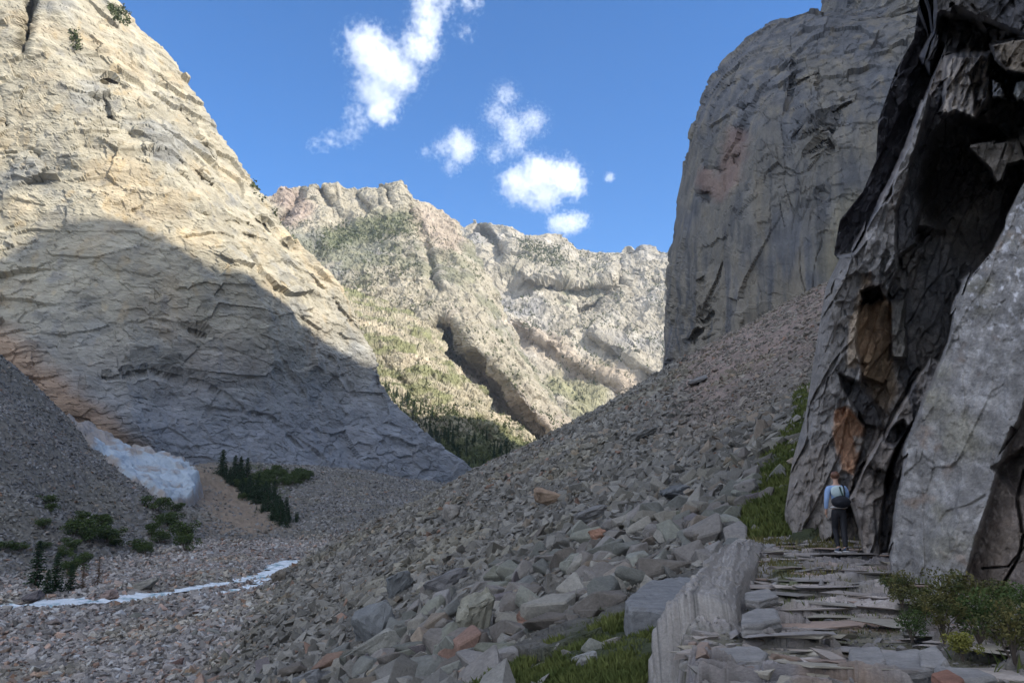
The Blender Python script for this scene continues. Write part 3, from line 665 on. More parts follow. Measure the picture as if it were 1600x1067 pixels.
cr([(1303,640),(1325,636),(1352,668),(1345,700),(1332,740),(1318,735),(1305,690)], (.44,.255,.155), .9, 4)
cr([(1332,680),(1350,684),(1352,700),(1336,706)], (.44,.40,.35), .9, 3)
cr([(1396,470),(1416,470),(1418,560),(1396,560)], (.17,.155,.13), .8, 3)
cr([(1350,445),(1378,440),(1380,470),(1348,478)], (.07,.055,.05), .9, 4)
cr([(1312,585),(1345,600),(1372,640),(1378,668),(1352,665),(1318,610)], (.07,.068,.07), .8, 5)
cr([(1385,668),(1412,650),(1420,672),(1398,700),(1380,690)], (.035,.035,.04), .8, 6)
cr([(1500,440),(1540,410),(1545,440),(1500,520),(1450,640),(1410,740),(1400,905),(1380,900),(1395,720),(1440,600)], (.14,.135,.135), .6, 8)
slabc = mix(C3(.235, .222, .208) * np.ones(3), C3(.30, .285, .27), sstep(-.2, .4, b)[..., None] * np.ones(3))
slabc = mix(slabc, C3(.235, .215, .155), (sstep(.05, .4, a) * .6)[..., None] * np.ones(3))
slabc = mix(slabc, C3(.27, .185, .13), (sstep(.2, .5, fbm(B / .7, 3, 661)) * .5)[..., None] * np.ones(3))
cry = sstep(.18, .42, fbm(B / np.array([.16, .16, .2]), 3, 663)) * sstep(620, 430, v + 80 * a)
slabc = mix(slabc, C3(.62, .60, .60), (cry * .85)[..., None] * np.ones(3))
slabc = mix(slabc, C3(.16, .12, .095), (rec * .75)[..., None] * np.ones(3))
slabc = mix(slabc, C3(.12, .115, .11), (sstep(.15, .45, st) * .5 * (u < 1480))[..., None] * np.ones(3))
col = col * (1 - inslab[..., None]) + .80 * slabc * inslab[..., None]
for ln, wd in [([(1600,835),(1592,870),(1572,905),(1560,930)], 4), ([(1535,888),(1575,885),(1605,850)], 3)]:
    col = mix(col, C3(.04, .04, .04), sstep(wd * .7, 0, linedist(u + 3 * fbm(q3, 3, 9), v, ln)) * .7)
col *= 1.3 * (1 + .35 * b)[..., None] * (.86 + .25 * cb)[..., None]
sk = dict(left=[(1.2, 1.6, 0), (4, 6, 0), (11, 16, 0)])
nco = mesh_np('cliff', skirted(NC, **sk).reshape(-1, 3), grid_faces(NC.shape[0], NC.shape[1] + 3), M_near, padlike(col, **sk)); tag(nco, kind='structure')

# ------------------------------------------------------------------ the rock ledge the path runs over
EDGE = np.array([(-3.0, -4), (-.3, 2), (1.15, 5), (1.55, 6.5), (1.85, 8.3), (2.05, 9.6), (2.9, 12), (3.9, 14.6), (5.2, 18.0), (6.3, 20.2), (7.4, 22.0), (9, 23)], float)
ys = np.r_[np.linspace(-4, 4, 40)[:-1], np.exp(np.linspace(math.log(4), math.log(23), 560))]
xs = np.linspace(-2.2, 1, 420)
ex = np.interp(ys, EDGE[:, 1], EDGE[:, 0])
xo = np.r_[np.linspace(-1.6, 0, 110)[:-1], np.linspace(0, 8.5, 430)]
X = ex[:, None] + xo[None]; Yp = np.broadcast_to(ys[:, None], X.shape).copy()
pq = np.stack([X, Yp, 0 * X], -1)
off = X - ex[:, None] + .10 * fbm(pq / np.array([.8, .8, 1]), 3, 701)
lvl = -.05 - .17 * sstep(6, 10, Yp) + .10 * fbm(pq / 3, 3, 703) + .02 * np.clip(X - 4, 0, 5) + .25 * sstep(17, 20.5, Yp) * 0
q1 = pq * np.array([1, 1, 1])
def strata(sp, s, warp, dirx=.22):
    ph = (Yp + dirx * X + warp * fbm(pq / np.array([3.5, 1.2, 1]), 3, s)) / sp; i = np.floor(ph); f = ph - i
    r = hsh(i.astype(np.int64), (0 * i).astype(np.int64), (0 * i).astype(np.int64), s) % 101 / 101.
    return f, r
sA, rA = strata(.62, 711, 1.2); sB, rB = strata(.21, 713, .8, .3); 
rocky = sstep(-.15, .15, fbm(pq / np.array([1.6, .9, 1]), 3, 717) + .22 * sstep(11.5, 13, Yp) + .18 * sstep(7.4, 8.6, Yp) * sstep(10.2, 9.5, Yp) * (X > 3.4) - .28 * sstep(1.4, 1.9, X - ex[:, None]) * sstep(3.0, 2.4, X - ex[:, None]) * (Yp < 12))
pw = pq + .12 * np.stack([fbm(pq / .5, 3, 727), fbm(pq / .5, 3, 728), 0 * X], -1); fa, ca = facets(pw / np.array([.9, .42, 1]), 721, .9); fb, cb = facets(pw / np.array([.22, .12, 1]), 723, .9)
fg, cg = facets(pq / .07, 725, .9)
rim = sstep(.0, .12, off) * sstep(1.0, .5, off) * sstep(8.6, 9.8, Yp) * sstep(20.5, 19, Yp)
rk0 = rocky; rocky = rocky * (1 - .85 * rim)
z = lvl + rocky * (.17 * (1 - sA) * (rA > .15) + .075 * (1 - sB) * (rB > .25) + .05 * fa + .02 * fb + .03) + (1 - rocky) * (.016 * fg + .02 * fb)
# rim: pale tilted slab edge, then the drop
al = np.stack([(off + .08 * fbm(pq / 1.5, 2, 730)) / .24, Yp / 4.5, 0 * off], -1); z = z + rim * (.22 * sstep(1.0, .0, off) + .16 * (1 - 2 * np.abs(fbm(al, 3, 731, .6))) + .03 * fa)
groove = sstep(.32, 0, np.abs(off - .95)) * sstep(8.6, 9.6, Yp) * sstep(15.5, 13.5, Yp); z = z - .16 * groove
drop = np.clip(-off, 0, 2); z = z - (1.5 * drop + .35 * sstep(0, .12, drop)) * (1 + 0 * X) + drop * (.10 * fa + .25 * fbm(al, 3, 765))
z = z - .7 * sstep(4.2, 2.5, Yp) * 0
# little hollow at the far end where the path meets grass
PG = np.stack([X, Yp, z], -1); pxp, pyp = proj(PG)
a = fbm(pq / .9, 4, 741); b = fbm(pq / .2, 4, 743)
col = mix(C3(.105, .098, .07) * np.ones(3), C3(.215, .195, .185), rocky[..., None] * np.ones(3))
col = mix(col, C3(.30, .265, .245), sstep(.05, .35, a) * rocky * .8)
col = mix(col, C3(.24, .175, .14), sstep(.12, .4, fbm(pq / 1.1, 3, 747)) * rocky * .5 * sstep(8, 10, Yp))
seam = np.maximum(sstep(.90, 1, sA) * (rA > .15), sstep(.84, 1, sB) * (rB > .25)) * rocky; col = mix(col, C3(.05, .045, .038), seam * .75)
col = mix(col, C3(.17, .16, .165), sstep(.05, .3, -a) * rocky * .6)
streak = fbm(al * np.array([2.2, .5, 1]), 4, 761); col = mix(col, mix(C3(.30, .275, .262), C3(.11, .105, .10), sstep(.05, .35, streak)), rim * .95); col = mix(col, C3(.15, .16, .17), groove * .8)
col = mix(col, C3(.29, .19, .12), sstep(-14, 14, polydist(pxp + 25 * a, pyp + 12 * b, [(1240,1035),(1330,1025),(1400,1060),(1420,1100),(1230,1100)])) * .35)
col = mix(col, C3(.19, .125, .09), sstep(-10, 10, polydist(pxp + 25 * a, pyp + 10 * b, [(1290,968),(1400,965),(1400,985),(1310,985)])) * .8)
col = mix(col, C3(.07, .08, .035), sstep(-6, 10, polydist(pxp + 25 * a, pyp + 12 * b, [(1205,872),(1240,868),(1262,905),(1240,950),(1215,930)])) * .8)
col = mix(col, C3(.34, .30, .28), sstep(-8, 8, polydist(pxp + 18 * a, pyp + 6 * b, [(1235,945),(1300,930),(1400,935),(1395,962),(1300,966)])) * .8)
col *= 1.3 * (1 + .3 * b)[..., None] * (1 - (1 - rim) * (.08 - .07 * ca - .07 * cb))[..., None]
po = mesh_np('path', PG.reshape(-1, 3), grid_faces(*X.shape), M_path, col); tag(po, kind='structure')
def path_z(x, y):
    j = np.argmin(np.abs(ys - y)); return float(np.interp(x, X[j], z[j]))

#PLATES
# ------------------------------------------------------------------ stream and old ice
m, t, bs = nodes('stream_water'); L = t.links.new
tc = N(t, 'ShaderNodeTexCoord'); n1_ = N(t, 'ShaderNodeTexNoise', Scale=.45, Detail=6.0, Roughness=.65); L(tc.outputs['Object'], n1_.inputs['Vector'])
r = N(t, 'ShaderNodeValToRGB'); r.color_ramp.elements[0].position = .36; r.color_ramp.elements[1].position = .50
r.color_ramp.elements[0].color = (.20, .36, .42, 1); r.color_ramp.elements[1].color = (.80, .88, .95, 1)
L(n1_.outputs['Fac'], r.inputs[0]); L(r.outputs[0], bs.inputs['Base Color'])
bs.inputs['Roughness'].default_value = .25; bp = N(t, 'ShaderNodeBump', Strength=.8, Distance=.3); L(n1_.outputs['Fac'], bp.inputs['Height']); L(bp.outputs[0], bs.inputs['Normal'])
def stream(W_, half, name='stream'):
    c = catmull(W_, 160); V = []
    for k in range(160):
        tg = c[min(k + 1, 159)] - c[max(k - 1, 0)]; nn = np.array([-tg[1], tg[0], 0]); nn /= np.linalg.norm(nn) + 1e-9
        w_ = half * (.7 + .5 * math.sin(k * .31) + .3 * math.sin(k * .83))
        for s in (-1, -.5, 0, .5, 1):
            q = c[k] + nn * s * w_; q[2] = bed_f(q[0], q[1]) - .42 + .08 * math.sin(k * 1.7 + s * 3); V.append(q)
    o = mesh_np(name, V, grid_faces(160, 5), m, smooth=True); tag(o, kind='structure'); return o
stream(RW, 3.7); stream(RW2, 2.4)

rows = [[(95,655,215),(145,668,230),(200,668,242)],[(125,690,210),(190,700,224),(262,690,238)],[(165,728,202),(230,738,214),(312,722,230)],[(210,765,195),(262,770,203),(320,748,216)],[(252,800,188),(278,790,193),(306,768,200)]]
I = loft_px(rows, 150, 170); B = P(I[..., 0], I[..., 1], I[..., 2])
s = np.linspace(0, 1, 150)[None]; t_ = np.linspace(0, 1, 170)[:, None]; edge = np.minimum(np.minimum(s, 1 - s) * 2, (1 - t_) * 5)
f1, k1 = facets(B / np.array([5, 5, 4]), 801, 1.)
zt = terrain(B[..., 0], B[..., 1])[0]; th = np.clip(B[..., 2] - zt, .8, 7)
hold = sstep(.02, .34, edge + .38 * fbm(B / 6, 4, 803))
B[..., 2] = zt - 1.2 + (th + 1.2) * hold + hold * (1.4 * (1 - 2 * np.abs(fbm(B / 7, 4, 805))) + .7 * f1 + .6 * fbm(B / 3, 4, 806))
dirt = sstep(.0, .35, fbm(B / 7, 5, 807, .6) + .7 * sstep(735, 650, I[..., 1]) - .02 + .35 * sstep(.35, .05, edge))
col = mix(C3(.38, .45, .52) * np.ones(3), C3(.30, .25, .21), dirt[..., None] * .8 * np.ones(3)) * (.85 + .2 * k1)[..., None]
ice = mesh_np('ice_patch', B.reshape(-1, 3), grid_faces(*B.shape[:2]), M_snow, col, smooth=True)
tag(ice, 'dirty blue white old snow patch in the gully under the left cliff', 'snow patch')

# ------------------------------------------------------------------ loose rock
rng = np.random.RandomState(5)
def hull(npts, flat, seed, bev=0):
    r = np.random.RandomState(seed); bm = bmesh.new()
    pts = r.uniform(-.5, .5, (npts, 3)) ; pts = pts / (np.abs(pts).max(1)[:, None] ** .6) * .55
    pts *= np.array([1, r.uniform(.6, .95), flat])
    for q in pts: bm.verts.new(q)
    res = bmesh.ops.convex_hull(bm, input=bm.verts)
    bmesh.ops.delete(bm, geom=list({g for g in res['geom_interior'] + res['geom_unused'] if isinstance(g, bmesh.types.BMVert)}), context='VERTS')
    if bev:
        bmesh.ops.dissolve_limit(bm, angle_limit=.12, verts=bm.verts, edges=bm.edges)
        bmesh.ops.bevel(bm, geom=bm.edges[:] , offset=bev, segments=1, affect='EDGES', profile=.6)
    bmesh.ops.triangulate(bm, faces=bm.faces[:])
    bm.verts.ensure_lookup_table(); bm.verts.index_update()
    V = np.array([q.co[:] for q in bm.verts]); Fc = np.array([[a.index for a in f.verts] for f in bm.faces]); bm.free()
    return V, Fc
PROT = [hull(rng.randint(9, 15), rng.uniform(.35, .75), 50 + k) for k in range(18)]
BIG = [hull(rng.randint(11, 17), rng.uniform(.5, .85), 150 + k, .022) for k in range(14)]
def rots(n, tilt=.45):
    yaw = rng.uniform(0, 6.283, n); c, s = np.cos(yaw), np.sin(yaw); R = np.zeros((n, 3, 3)); R[:, 0, 0] = c; R[:, 0, 1] = -s; R[:, 1, 0] = s; R[:, 1, 1] = c; R[:, 2, 2] = 1
    ax = rng.normal(size=(n, 2)) * tilt; rx, ry = ax[:, 0], ax[:, 1]
    A = np.zeros((n, 3, 3)); A[:, 0, 0] = 1; A[:, 1, 1] = np.cos(rx); A[:, 1, 2] = -np.sin(rx); A[:, 2, 1] = np.sin(rx); A[:, 2, 2] = np.cos(rx)
    Bm = np.zeros((n, 3, 3)); Bm[:, 1, 1] = 1; Bm[:, 0, 0] = np.cos(ry); Bm[:, 0, 2] = np.sin(ry); Bm[:, 2, 0] = -np.sin(ry); Bm[:, 2, 2] = np.cos(ry)
    return A @ Bm @ R
def slope_rot(x, y):
    e = .6; z0 = terrain(x, y)[0]; gx = (terrain(x + e, y)[0] - z0) / e; gy = (terrain(x, y + e)[0] - z0) / e
    up = np.stack([-gx, -gy, 1 + 0 * gx], -1); up /= np.linalg.norm(up, axis=1)[:, None]
    ax = np.stack([np.ones(len(x)), 0 * gx, gx], -1); ax /= np.linalg.norm(ax, axis=1)[:, None]; ay = np.cross(up, ax)
    return np.stack([ax, ay, up], -1), z0
def place(n, px0, px1, y0, y1, smin_px, smax_m, alpha=2.1):
    u = rng.uniform(px0, px1, n); y = np.exp(rng.uniform(math.log(y0), math.log(y1), n)); x = (u - 800) / F * y
    s = smin_px * y / F * rng.uniform(0, 1, n) ** (-1 / alpha); s = np.minimum(s, smax_m * rng.uniform(.6, 1, n))
    return x, y, s
def keepers(x, y, s, kind):
    z, dt, dl, df, dr = terrain(x, y); px, py = proj(np.stack([x, y, z], -1))
    m = (py < 1130) & (py > 380)
    w = fbm(np.stack([x / 6, y / 6, 0 * x], -1), 3, 25)
    if kind == 'talus': m &= (dt > -.4 + w) & ((dr > 2.4))
    elif kind == 'bed': m &= (dt < .6) & (dl < .6) & (df < .6) & ((dr > 2.6) | (rng.uniform(size=len(x)) < .6))
    elif kind == 'left': m &= ((dl > .2) | (df > .2)) & (dt < 0)
    nb_ = fbm(np.stack([px / 40, py / 40, 0 * px], -1), 3, 27); m &= ~((polydist(px + 20 * nb_, py + 14 * nb_, BANK) > 0) & (y > 160) & (rng.uniform(size=len(x)) < .85))
    gap = fbm(np.stack([x / 5, y / 5, 0 * x], -1), 3, 28); m &= (gap > -.20) | (rng.uniform(size=len(x)) < .35) | (s * F / y > 14)
    # keep off the turf, the path ledge and the inside of the cliff
    nn = fbm(np.stack([px / 50, py / 50, 0 * px], -1), 3, 26)
    for k, q in enumerate(TURF[:2]):
        m &= ~((polydist(px + 25 * nn, py + 20 * nn, q) > 4) & (y < 200) & (rng.uniform(size=len(x)) < (.93 if k else .82)))
    edge = np.interp(y, EDGE[:, 1], EDGE[:, 0]); m &= ~((y < 23) & (x > edge - .9))
    return m, z, px, py
def rock_col(n, kind):
    g = rng.uniform(.6, 1.35, n)[:, None]; c = np.array([.190, .180, .160]) * g
    r = rng.uniform(size=n)
    if kind == 'bed': c = np.array([.285, .265, .25]) * rng.uniform(.55, 1.4, n)[:, None]; c[r < .15] *= np.array([1.08, .93, .88]); c[r > .95] = .42
    if kind == 'left': c = np.array([.185, .182, .18]) * g
    c[(r < .10)] *= np.array([1.10, .98, .88]); c[(r > .14) & (r < .152)] = np.array([.22, .145, .11]); return c
def build_stuff(name, sets, label, cat, mat=None, prot=PROT):
    VV, FF, CC = [], [], []; base = 0
    for (x, y, z, s, c, sink) in sets:
        Rs, _ = slope_rot(x, y); R = Rs @ rots(len(x)); sc = np.stack([s * rng.uniform(.85, 1.25, len(s)), s * rng.uniform(.7, 1.1, len(s)), s * rng.uniform(.7, 1.1, len(s))], -1)
        pi = rng.randint(0, len(prot), len(x))
        for k, (pv, pf) in enumerate(prot):
            m = pi == k; nn = m.sum()
            if not nn: continue
            Vt = np.einsum('nij,nvj->nvi', R[m], pv[None] * sc[m][:, None]) + np.stack([x[m], y[m], z[m] + s[m] * sink], -1)[:, None]
            VV.append(Vt.reshape(-1, 3)); FF.append((pf[None] + (np.arange(nn) * len(pv))[:, None, None]).reshape(-1, 3) + base); base += nn * len(pv)
            CC.append(np.repeat(c[m], len(pv), 0))
    o = mesh_np(name, np.concatenate(VV), np.concatenate(FF), mat or M_stone, np.concatenate(CC)); tag(o, label, cat, kind='stuff'); return o

sets = {}
for kind, args in {'talus': [(110000, 300, 1330, 9, 175, 5.0, 1.9, 1.75), (6000, 300, 1330, 12, 165, 12, 1.7, 2.4)], 'bed': [(46000, -80, 720, 50, 190, 6.2, 1.3, 2.3), (2200, -80, 520, 50, 170, 13, 1.9, 2.6)], 'left': [(48000, -100, 800, 95, 330, 5.5, 1.6, 2.6)]}.items():
    L_ = []
    for a_ in args:
        x, y, s = place(*a_)
        s = np.where((x / y > .24) & (y > 55), s * .62, s)
        m, z_, px, py = keepers(x, y, s, kind); L_.append((x[m], y[m], z_[m], s[m]))
    x, y, z_, s = [np.concatenate([q[k] for q in L_]) for k in range(4)]
    cc_ = rock_col(len(x), kind); zz_ = np.stack([x / 14, y / 14, 0 * x], -1); w1 = fbm(zz_, 3, 35)[:, None]; w2 = fbm(zz_ + 9, 3, 36)[:, None]
    cc_ = cc_ * (1 + .35 * w1); cc_ = mix(cc_, cc_ * np.array([1.03, 1.01, .92]), sstep(.0, .3, w2)); cc_ = mix(cc_, cc_ * np.array([1.10, .98, .92]), (sstep(.2, .26, x / y) * sstep(40, 70, y))[:, None] * .5)
    sets[kind] = [x, y, z_, s, cc_]
NB = {'talus': 300, 'bed': 70, 'left': 0}
HERO = []   # (px,py,size px) spots kept clear for the named boulders
HB = [(745,965,96,'pale split boulder with a lit slanting face, tallest on the lower talus',(.75,1.15,1.15),(.225,.215,.17)),
 (572,975,88,'broad rounded grey boulder low on the talus',(1.1,.9,.8),(.15,.155,.155)),
 (590,1008,66,'long pale wedge boulder leaning against the broad grey one',(1.3,.6,.7),(.22,.215,.19)),
 (828,965,54,'rust stained brown boulder right of the pale split boulder',(1.1,.8,.7),(.21,.13,.10)),
 (860,775,52,'brown tinged boulder high on the middle of the talus',(1.1,.8,.7),(.22,.16,.115)),
 (925,800,48,'flat grey block at the middle of the talus slope',(1.3,.9,.5),(.16,.155,.15)),
 (935,835,36,'small squarish boulder with an orange brown face',(1,.8,.8),(.26,.15,.105)),
 (1058,765,44,'dark undercut block on the upper right talus',(1.2,.9,.6),(.14,.145,.15)),
 (700,905,56,'flat topped boulder with a dark hollow beneath it',(1.3,.9,.6),(.135,.13,.13)),
 (705,800,40,'round buff boulder near the talus crest',(1,.9,.9),(.20,.185,.165)),
 (870,915,44,'blocky dark boulder above the rust stained one',(1,.9,.9),(.15,.14,.125)),
 (620,915,52,'tall dark grey boulder left of the flat topped one',(.9,.9,1),(.13,.135,.135)),
 (1010,672,40,'large flat slab lying near the skyline of the talus',(1.5,1,.35),(.165,.16,.15)),
 (1095,590,34,'long slab on the talus below the shaded wall',(1.5,1,.35),(.16,.155,.15)),
 (650,1045,56,'angular boulder at the bottom edge of the talus',(1,.9,.9),(.15,.145,.14)),
 (490,1060,60,'smooth boulder at the lowest corner of the talus',(1.2,.9,.7),(.145,.145,.145)),
 (225,912,40,'pale flat topped boulder on the stream bank below the left scree',(1.1,.9,.6),(.20,.19,.165)),
 (160,932,32,'rounded pinkish boulder in the stream beside the spruces',(1.2,.9,.6),(.29,.22,.195)),
 (45,932,28,'dark boulder in the stream at the left edge',(1.2,.9,.6),(.10,.09,.095)),
 (915,1028,40,'lone pale stone lying in the green turf',(1.2,.8,.5),(.24,.235,.22)),
 (435,900,30,'brown boulder beside the white water where the stream bends',(1,.9,1.1),(.15,.13,.105))]
def ray_ground(px, py, y0=8, y1=400):
    ys_ = np.exp(np.linspace(math.log(y0), math.log(y1), 900)); q = P(px, py, ys_); zt = terrain(q[:, 0], q[:, 1])[0]
    k = np.argmax(q[:, 2] < zt)
    return q[k] if (q[:, 2] < zt).any() else q[-1]
grab = [ray_ground(h[0], h[1] + h[2] * .30) for h in HB]
big_list = []
for kind in sets:
    x, y, z_, s, c = sets[kind]; px, py = proj(np.stack([x, y, z_], -1)); m = np.ones(len(x), bool)
    for h in HB: m &= ~((np.abs(px - h[0]) < h[2] * .42) & (np.abs(py - h[1] - h[2] * .12) < h[2] * .42) & (s * F / y > 9))
    m &= ~((px > 960) & (px < 1170) & (py > 870) & (py < 1060) & (y < 20))
    x, y, z_, s, c = [q[m] for q in (x, y, z_, s, c)]; px = px[m]; py = py[m]
    vis = (px > 5) & (px < 1595) & (py > 5) & (py < 1062)
    sc_ = np.where(vis, s / y, 0); o_ = np.argsort(-sc_); nb = NB[kind]
    big_list += [(kind, *(q[i] for q in (x, y, z_, s, c))) for i in o_[:nb]]
    r = o_[nb:]; sets[kind] = [q[r] for q in (x, y, z_, s, c)]
build_stuff('talus_rubble', [(*sets['talus'][:4], sets['talus'][4], .08)], 'grey angular rubble covering the talus slope', 'rubble')
build_stuff('river_cobbles', [(*sets['bed'][:4], sets['bed'][4], .08)], 'pinkish grey cobbles covering the stream bed', 'cobbles')
build_stuff('scree_rubble', [(*sets['left'][:4], sets['left'][4], .06)], 'fine dark scree on the banks below the left cliff', 'scree')

STONE_MATS = {}
def stone_tint(c):
    key = tuple(np.round(np.array(c) * 60).astype(int))
    return key
BMESH = {}
def boulder_mesh(k, key):
    if (k, key) in BMESH: return BMESH[(k, key)]
    V, Fc = BIG[k]; col = np.broadcast_to(np.array(key) / 60. , V.shape)
    me = mesh_np('boulder', V, Fc, M_stone, col); SC.collection.objects.unlink(me); d = me.data; bpy.data.objects.remove(me); BMESH[(k, key)] = d; return d
for (kind, x, y, z_, s, c) in big_list:
    d = boulder_mesh(rng.randint(len(BIG)), stone_tint(c * 1.0))
    o = bpy.data.objects.new('boulder', d); SC.collection.objects.link(o)
    Rs, _ = slope_rot(np.array([x]), np.array([y])); R = (Rs @ rots(1, .3))[0]
    o.matrix_world = Matrix.LocRotScale(Vector((x, y, z_ + s * .10)), Matrix(R.tolist()).to_quaternion(), Vector((s * rng.uniform(.9, 1.2), s * rng.uniform(.75, 1.1), s * rng.uniform(.8, 1.1))))
    if kind == 'talus': tag(o, 'grey angular boulder lying loose among the rubble of the talus slope', 'boulder', 'boulders strewn over the talus slope')
    else: tag(o, 'weathered pinkish boulder lying among the cobbles of the stream bed', 'boulder', 'boulders strewn over the stream bed')

def fine_rock(name, V0, Fc0, c, mat, size, cuts=3, amp=.03, seed=0):
    """a larger rock: hull, subdivided and roughened"""
    bm = bmesh.new(); vs = [bm.verts.new(q) for q in V0]
    for f in Fc0: bm.faces.new([vs[i] for i in f])
    bmesh.ops.subdivide_edges(bm, edges=bm.edges[:], cuts=cuts, use_grid_fill=True); bm.verts.index_update(); bm.normal_update()
    bmesh.ops.triangulate(bm, faces=bm.faces[:])
    V = np.array([q.co[:] for q in bm.verts]); nn = np.array([q.normal[:] for q in bm.verts]); Fc = np.array([[a.index for a in f.verts] for f in bm.faces]); bm.free()
    V = V + nn * (amp * fbm(V * 4 + seed, 4, 5) + amp * .5 * facets(V * 5 + seed, 6)[0])[:, None]
    cc = 1.12 * np.array(c) * (1 + .5 * fbm(V * 3 + seed, 3, 8))[:, None]
    return mesh_np(name, V * size, Fc, mat, cc)
for k, (h, g) in enumerate(zip(HB, grab)):
    pv, pf = hull(18, .85, 900 + k, .02); sz = h[2] * g[1] / F
    o = fine_rock('boulder', pv, pf, h[5], M_stone, np.array(h[4]) * sz * 1.1, 4, .07, k)
    o.location = g + np.array([0, sz * .2, sz * .22]); o.rotation_euler = (rng.uniform(-.3, .3), rng.uniform(-.3, .3), rng.uniform(0, 6.28)) if h[4][1] <= .9 or h[4][0] > 1.2 else (0, 0, 0)
    if h[4][0] >= 1.2: o.rotation_euler = (rng.uniform(-.15, .15), -.35, rng.uniform(-.5, .3))
    tag(o, h[3], 'boulder')
# --- slabs and blocks on the ledge
def slab_rock(pts, h, c, label, z0, tilt=(0, 0), cat='rock slab', amp=.012, seed=0, cham=.015, mat=None, name='rock_slab'):
    """outline in pixels on level z0 -> prism of thickness h, roughened"""
    wp = []
    for (px, py) in pts:
        q1_, q2_ = P(px, py, 5.), P(px, py, 6.); t_ = (z0 + h - q1_[2]) / (q2_[2] - q1_[2]); wp.append(q1_ + (q2_ - q1_) * t_)
    wp = np.array(wp); cen = wp.mean(0); cen[2] = z0
    bm = bmesh.new()
    top = [bm.verts.new((q[0] - cen[0], q[1] - cen[1], h + tilt[0] * (q[0] - cen[0]) + tilt[1] * (q[1] - cen[1]))) for q in wp]
    bot = [bm.verts.new(((q[0] - cen[0]) * 1.04, (q[1] - cen[1]) * 1.04, -.05)) for q in wp]
    n_ = len(top); bm.faces.new(top); bm.faces.new(bot[::-1])
    for i in range(n_): bm.faces.new([top[i], bot[i], bot[(i + 1) % n_], top[(i + 1) % n_]])
    bmesh.ops.recalc_face_normals(bm, faces=bm.faces[:])
    bmesh.ops.bevel(bm, geom=bm.edges[:], offset=cham, segments=1, affect='EDGES')
    bmesh.ops.triangulate(bm, faces=bm.faces[:]); ml = max(.03, np.ptp(wp[:, 0]) / 40)
    for _ in range(6):
        es = [e for e in bm.edges if e.calc_length() > ml * 1.6]
        if not es: break
        bmesh.ops.subdivide_edges(bm, edges=es, cuts=1); bmesh.ops.triangulate(bm, faces=bm.faces[:])
    bm.normal_update(); bm.verts.index_update()
    V = np.array([q.co[:] for q in bm.verts]); nn = np.array([q.normal[:] for q in bm.verts]); Fc = np.array([[a.index for a in f.verts] for f in bm.faces]); bm.free()
    W_ = V + cen; lay = np.abs(((W_[:, 2] + .03 * noise(W_ * 2)) / .06) % 1 - .5)
    side = 1 - np.abs(nn[:, 2])
    V = V + nn * (amp * fbm(W_ * 3, 4, seed) + amp * .6 * facets(W_ * 5, seed)[0] + .03 * lay * side)[:, None]
    cc = 1.3 * np.array(c) * (1 + .45 * fbm(W_ * np.array([1.5, 4, 4]), 4, seed + 3))[:, None]
    o = mesh_np(name, V, Fc, mat or M_path, cc, loc=cen.tolist()); tag(o, label, cat); return o
slab_rock([(977,934),(1010,908),(1110,890),(1135,900),(1105,940),(1070,962),(1010,950),(984,950)], 1.0, (.15,.15,.15), 'large flat grey block below the rim of the ledge, half in the turf', -1.5, (0, 0), 'rock block', .03, 3, .05, name='rock_block')
slab_rock([(1160,958),(1180,950),(1212,950),(1218,966),(1190,973),(1160,975)], .09, (.19,.18,.17), 'thick grey stone block lying in the middle of the ledge', -.0, (0, 0), seed=5)
slab_rock([(1118,1012),(1180,1008),(1200,1018),(1192,1030),(1140,1032)], .09, (.19,.18,.17), 'long pale slab near the front of the ledge', -.02, (0, 0), seed=7)
slab_rock([(1125,1036),(1182,1030),(1190,1046),(1170,1062),(1130,1060)], .09, (.19,.18,.17), 'cracked grey slab at the front corner of the ledge', -.06, (0, 0), seed=9)
slab_rock([(1328,1012),(1372,1008),(1385,1030),(1365,1045),(1330,1032)], .07, (.19,.18,.17), 'greenish grey slab in the bottom middle of the path', 0, (0, 0), seed=11)
slab_rock([(1372,1020),(1430,1012),(1470,1025),(1490,1042),(1400,1050)], .07, (.19,.18,.17), 'grey slab between the bushes and the reddish stone', 0, (0, 0), seed=13)
slab_rock([(1436,1018),(1462,1013),(1480,1028),(1470,1036),(1440,1034)], .09, (.19,.18,.17), 'small pointed slab at the foot of the bushes', .03, (0, .1), seed=15)
slab_rock([(1462,1040),(1530,1044),(1556,1054),(1500,1062),(1470,1056)], .08, (.19,.18,.17), 'dark edged flat slab in the bottom right corner', .03, (0, 0), seed=17)
slab_rock([(1456,1050),(1480,1044),(1505,1058),(1500,1066),(1470,1062)], .15, (.20,.105,.075), 'small reddish brown stone at the bottom of the path', .04, (0, 0), seed=19)
slab_rock([(1165,925),(1200,918),(1215,930),(1185,938),(1165,935)], .07, (.19,.18,.17), 'low grey slab behind the thick stone block', 0, (0, 0), seed=21)
slab_rock([(1150,851),(1175,843),(1212,850),(1200,858),(1160,858)], .30, (.19,.18,.17), 'grey slab lying where the ledge meets the grass', -.25, (0, 0), seed=23)
g = P(1583, 985, 8.3); pv, pf = hull(18, .8, 977, .03); o = fine_rock('boulder', pv, pf, (.24,.225,.215), M_stone, np.array([.30, .3, .42]), 4, .05, 3); o.location = (g[0], 8.3, .12); tag(o, 'pale boulder among the bushes at the right edge', 'boulder')
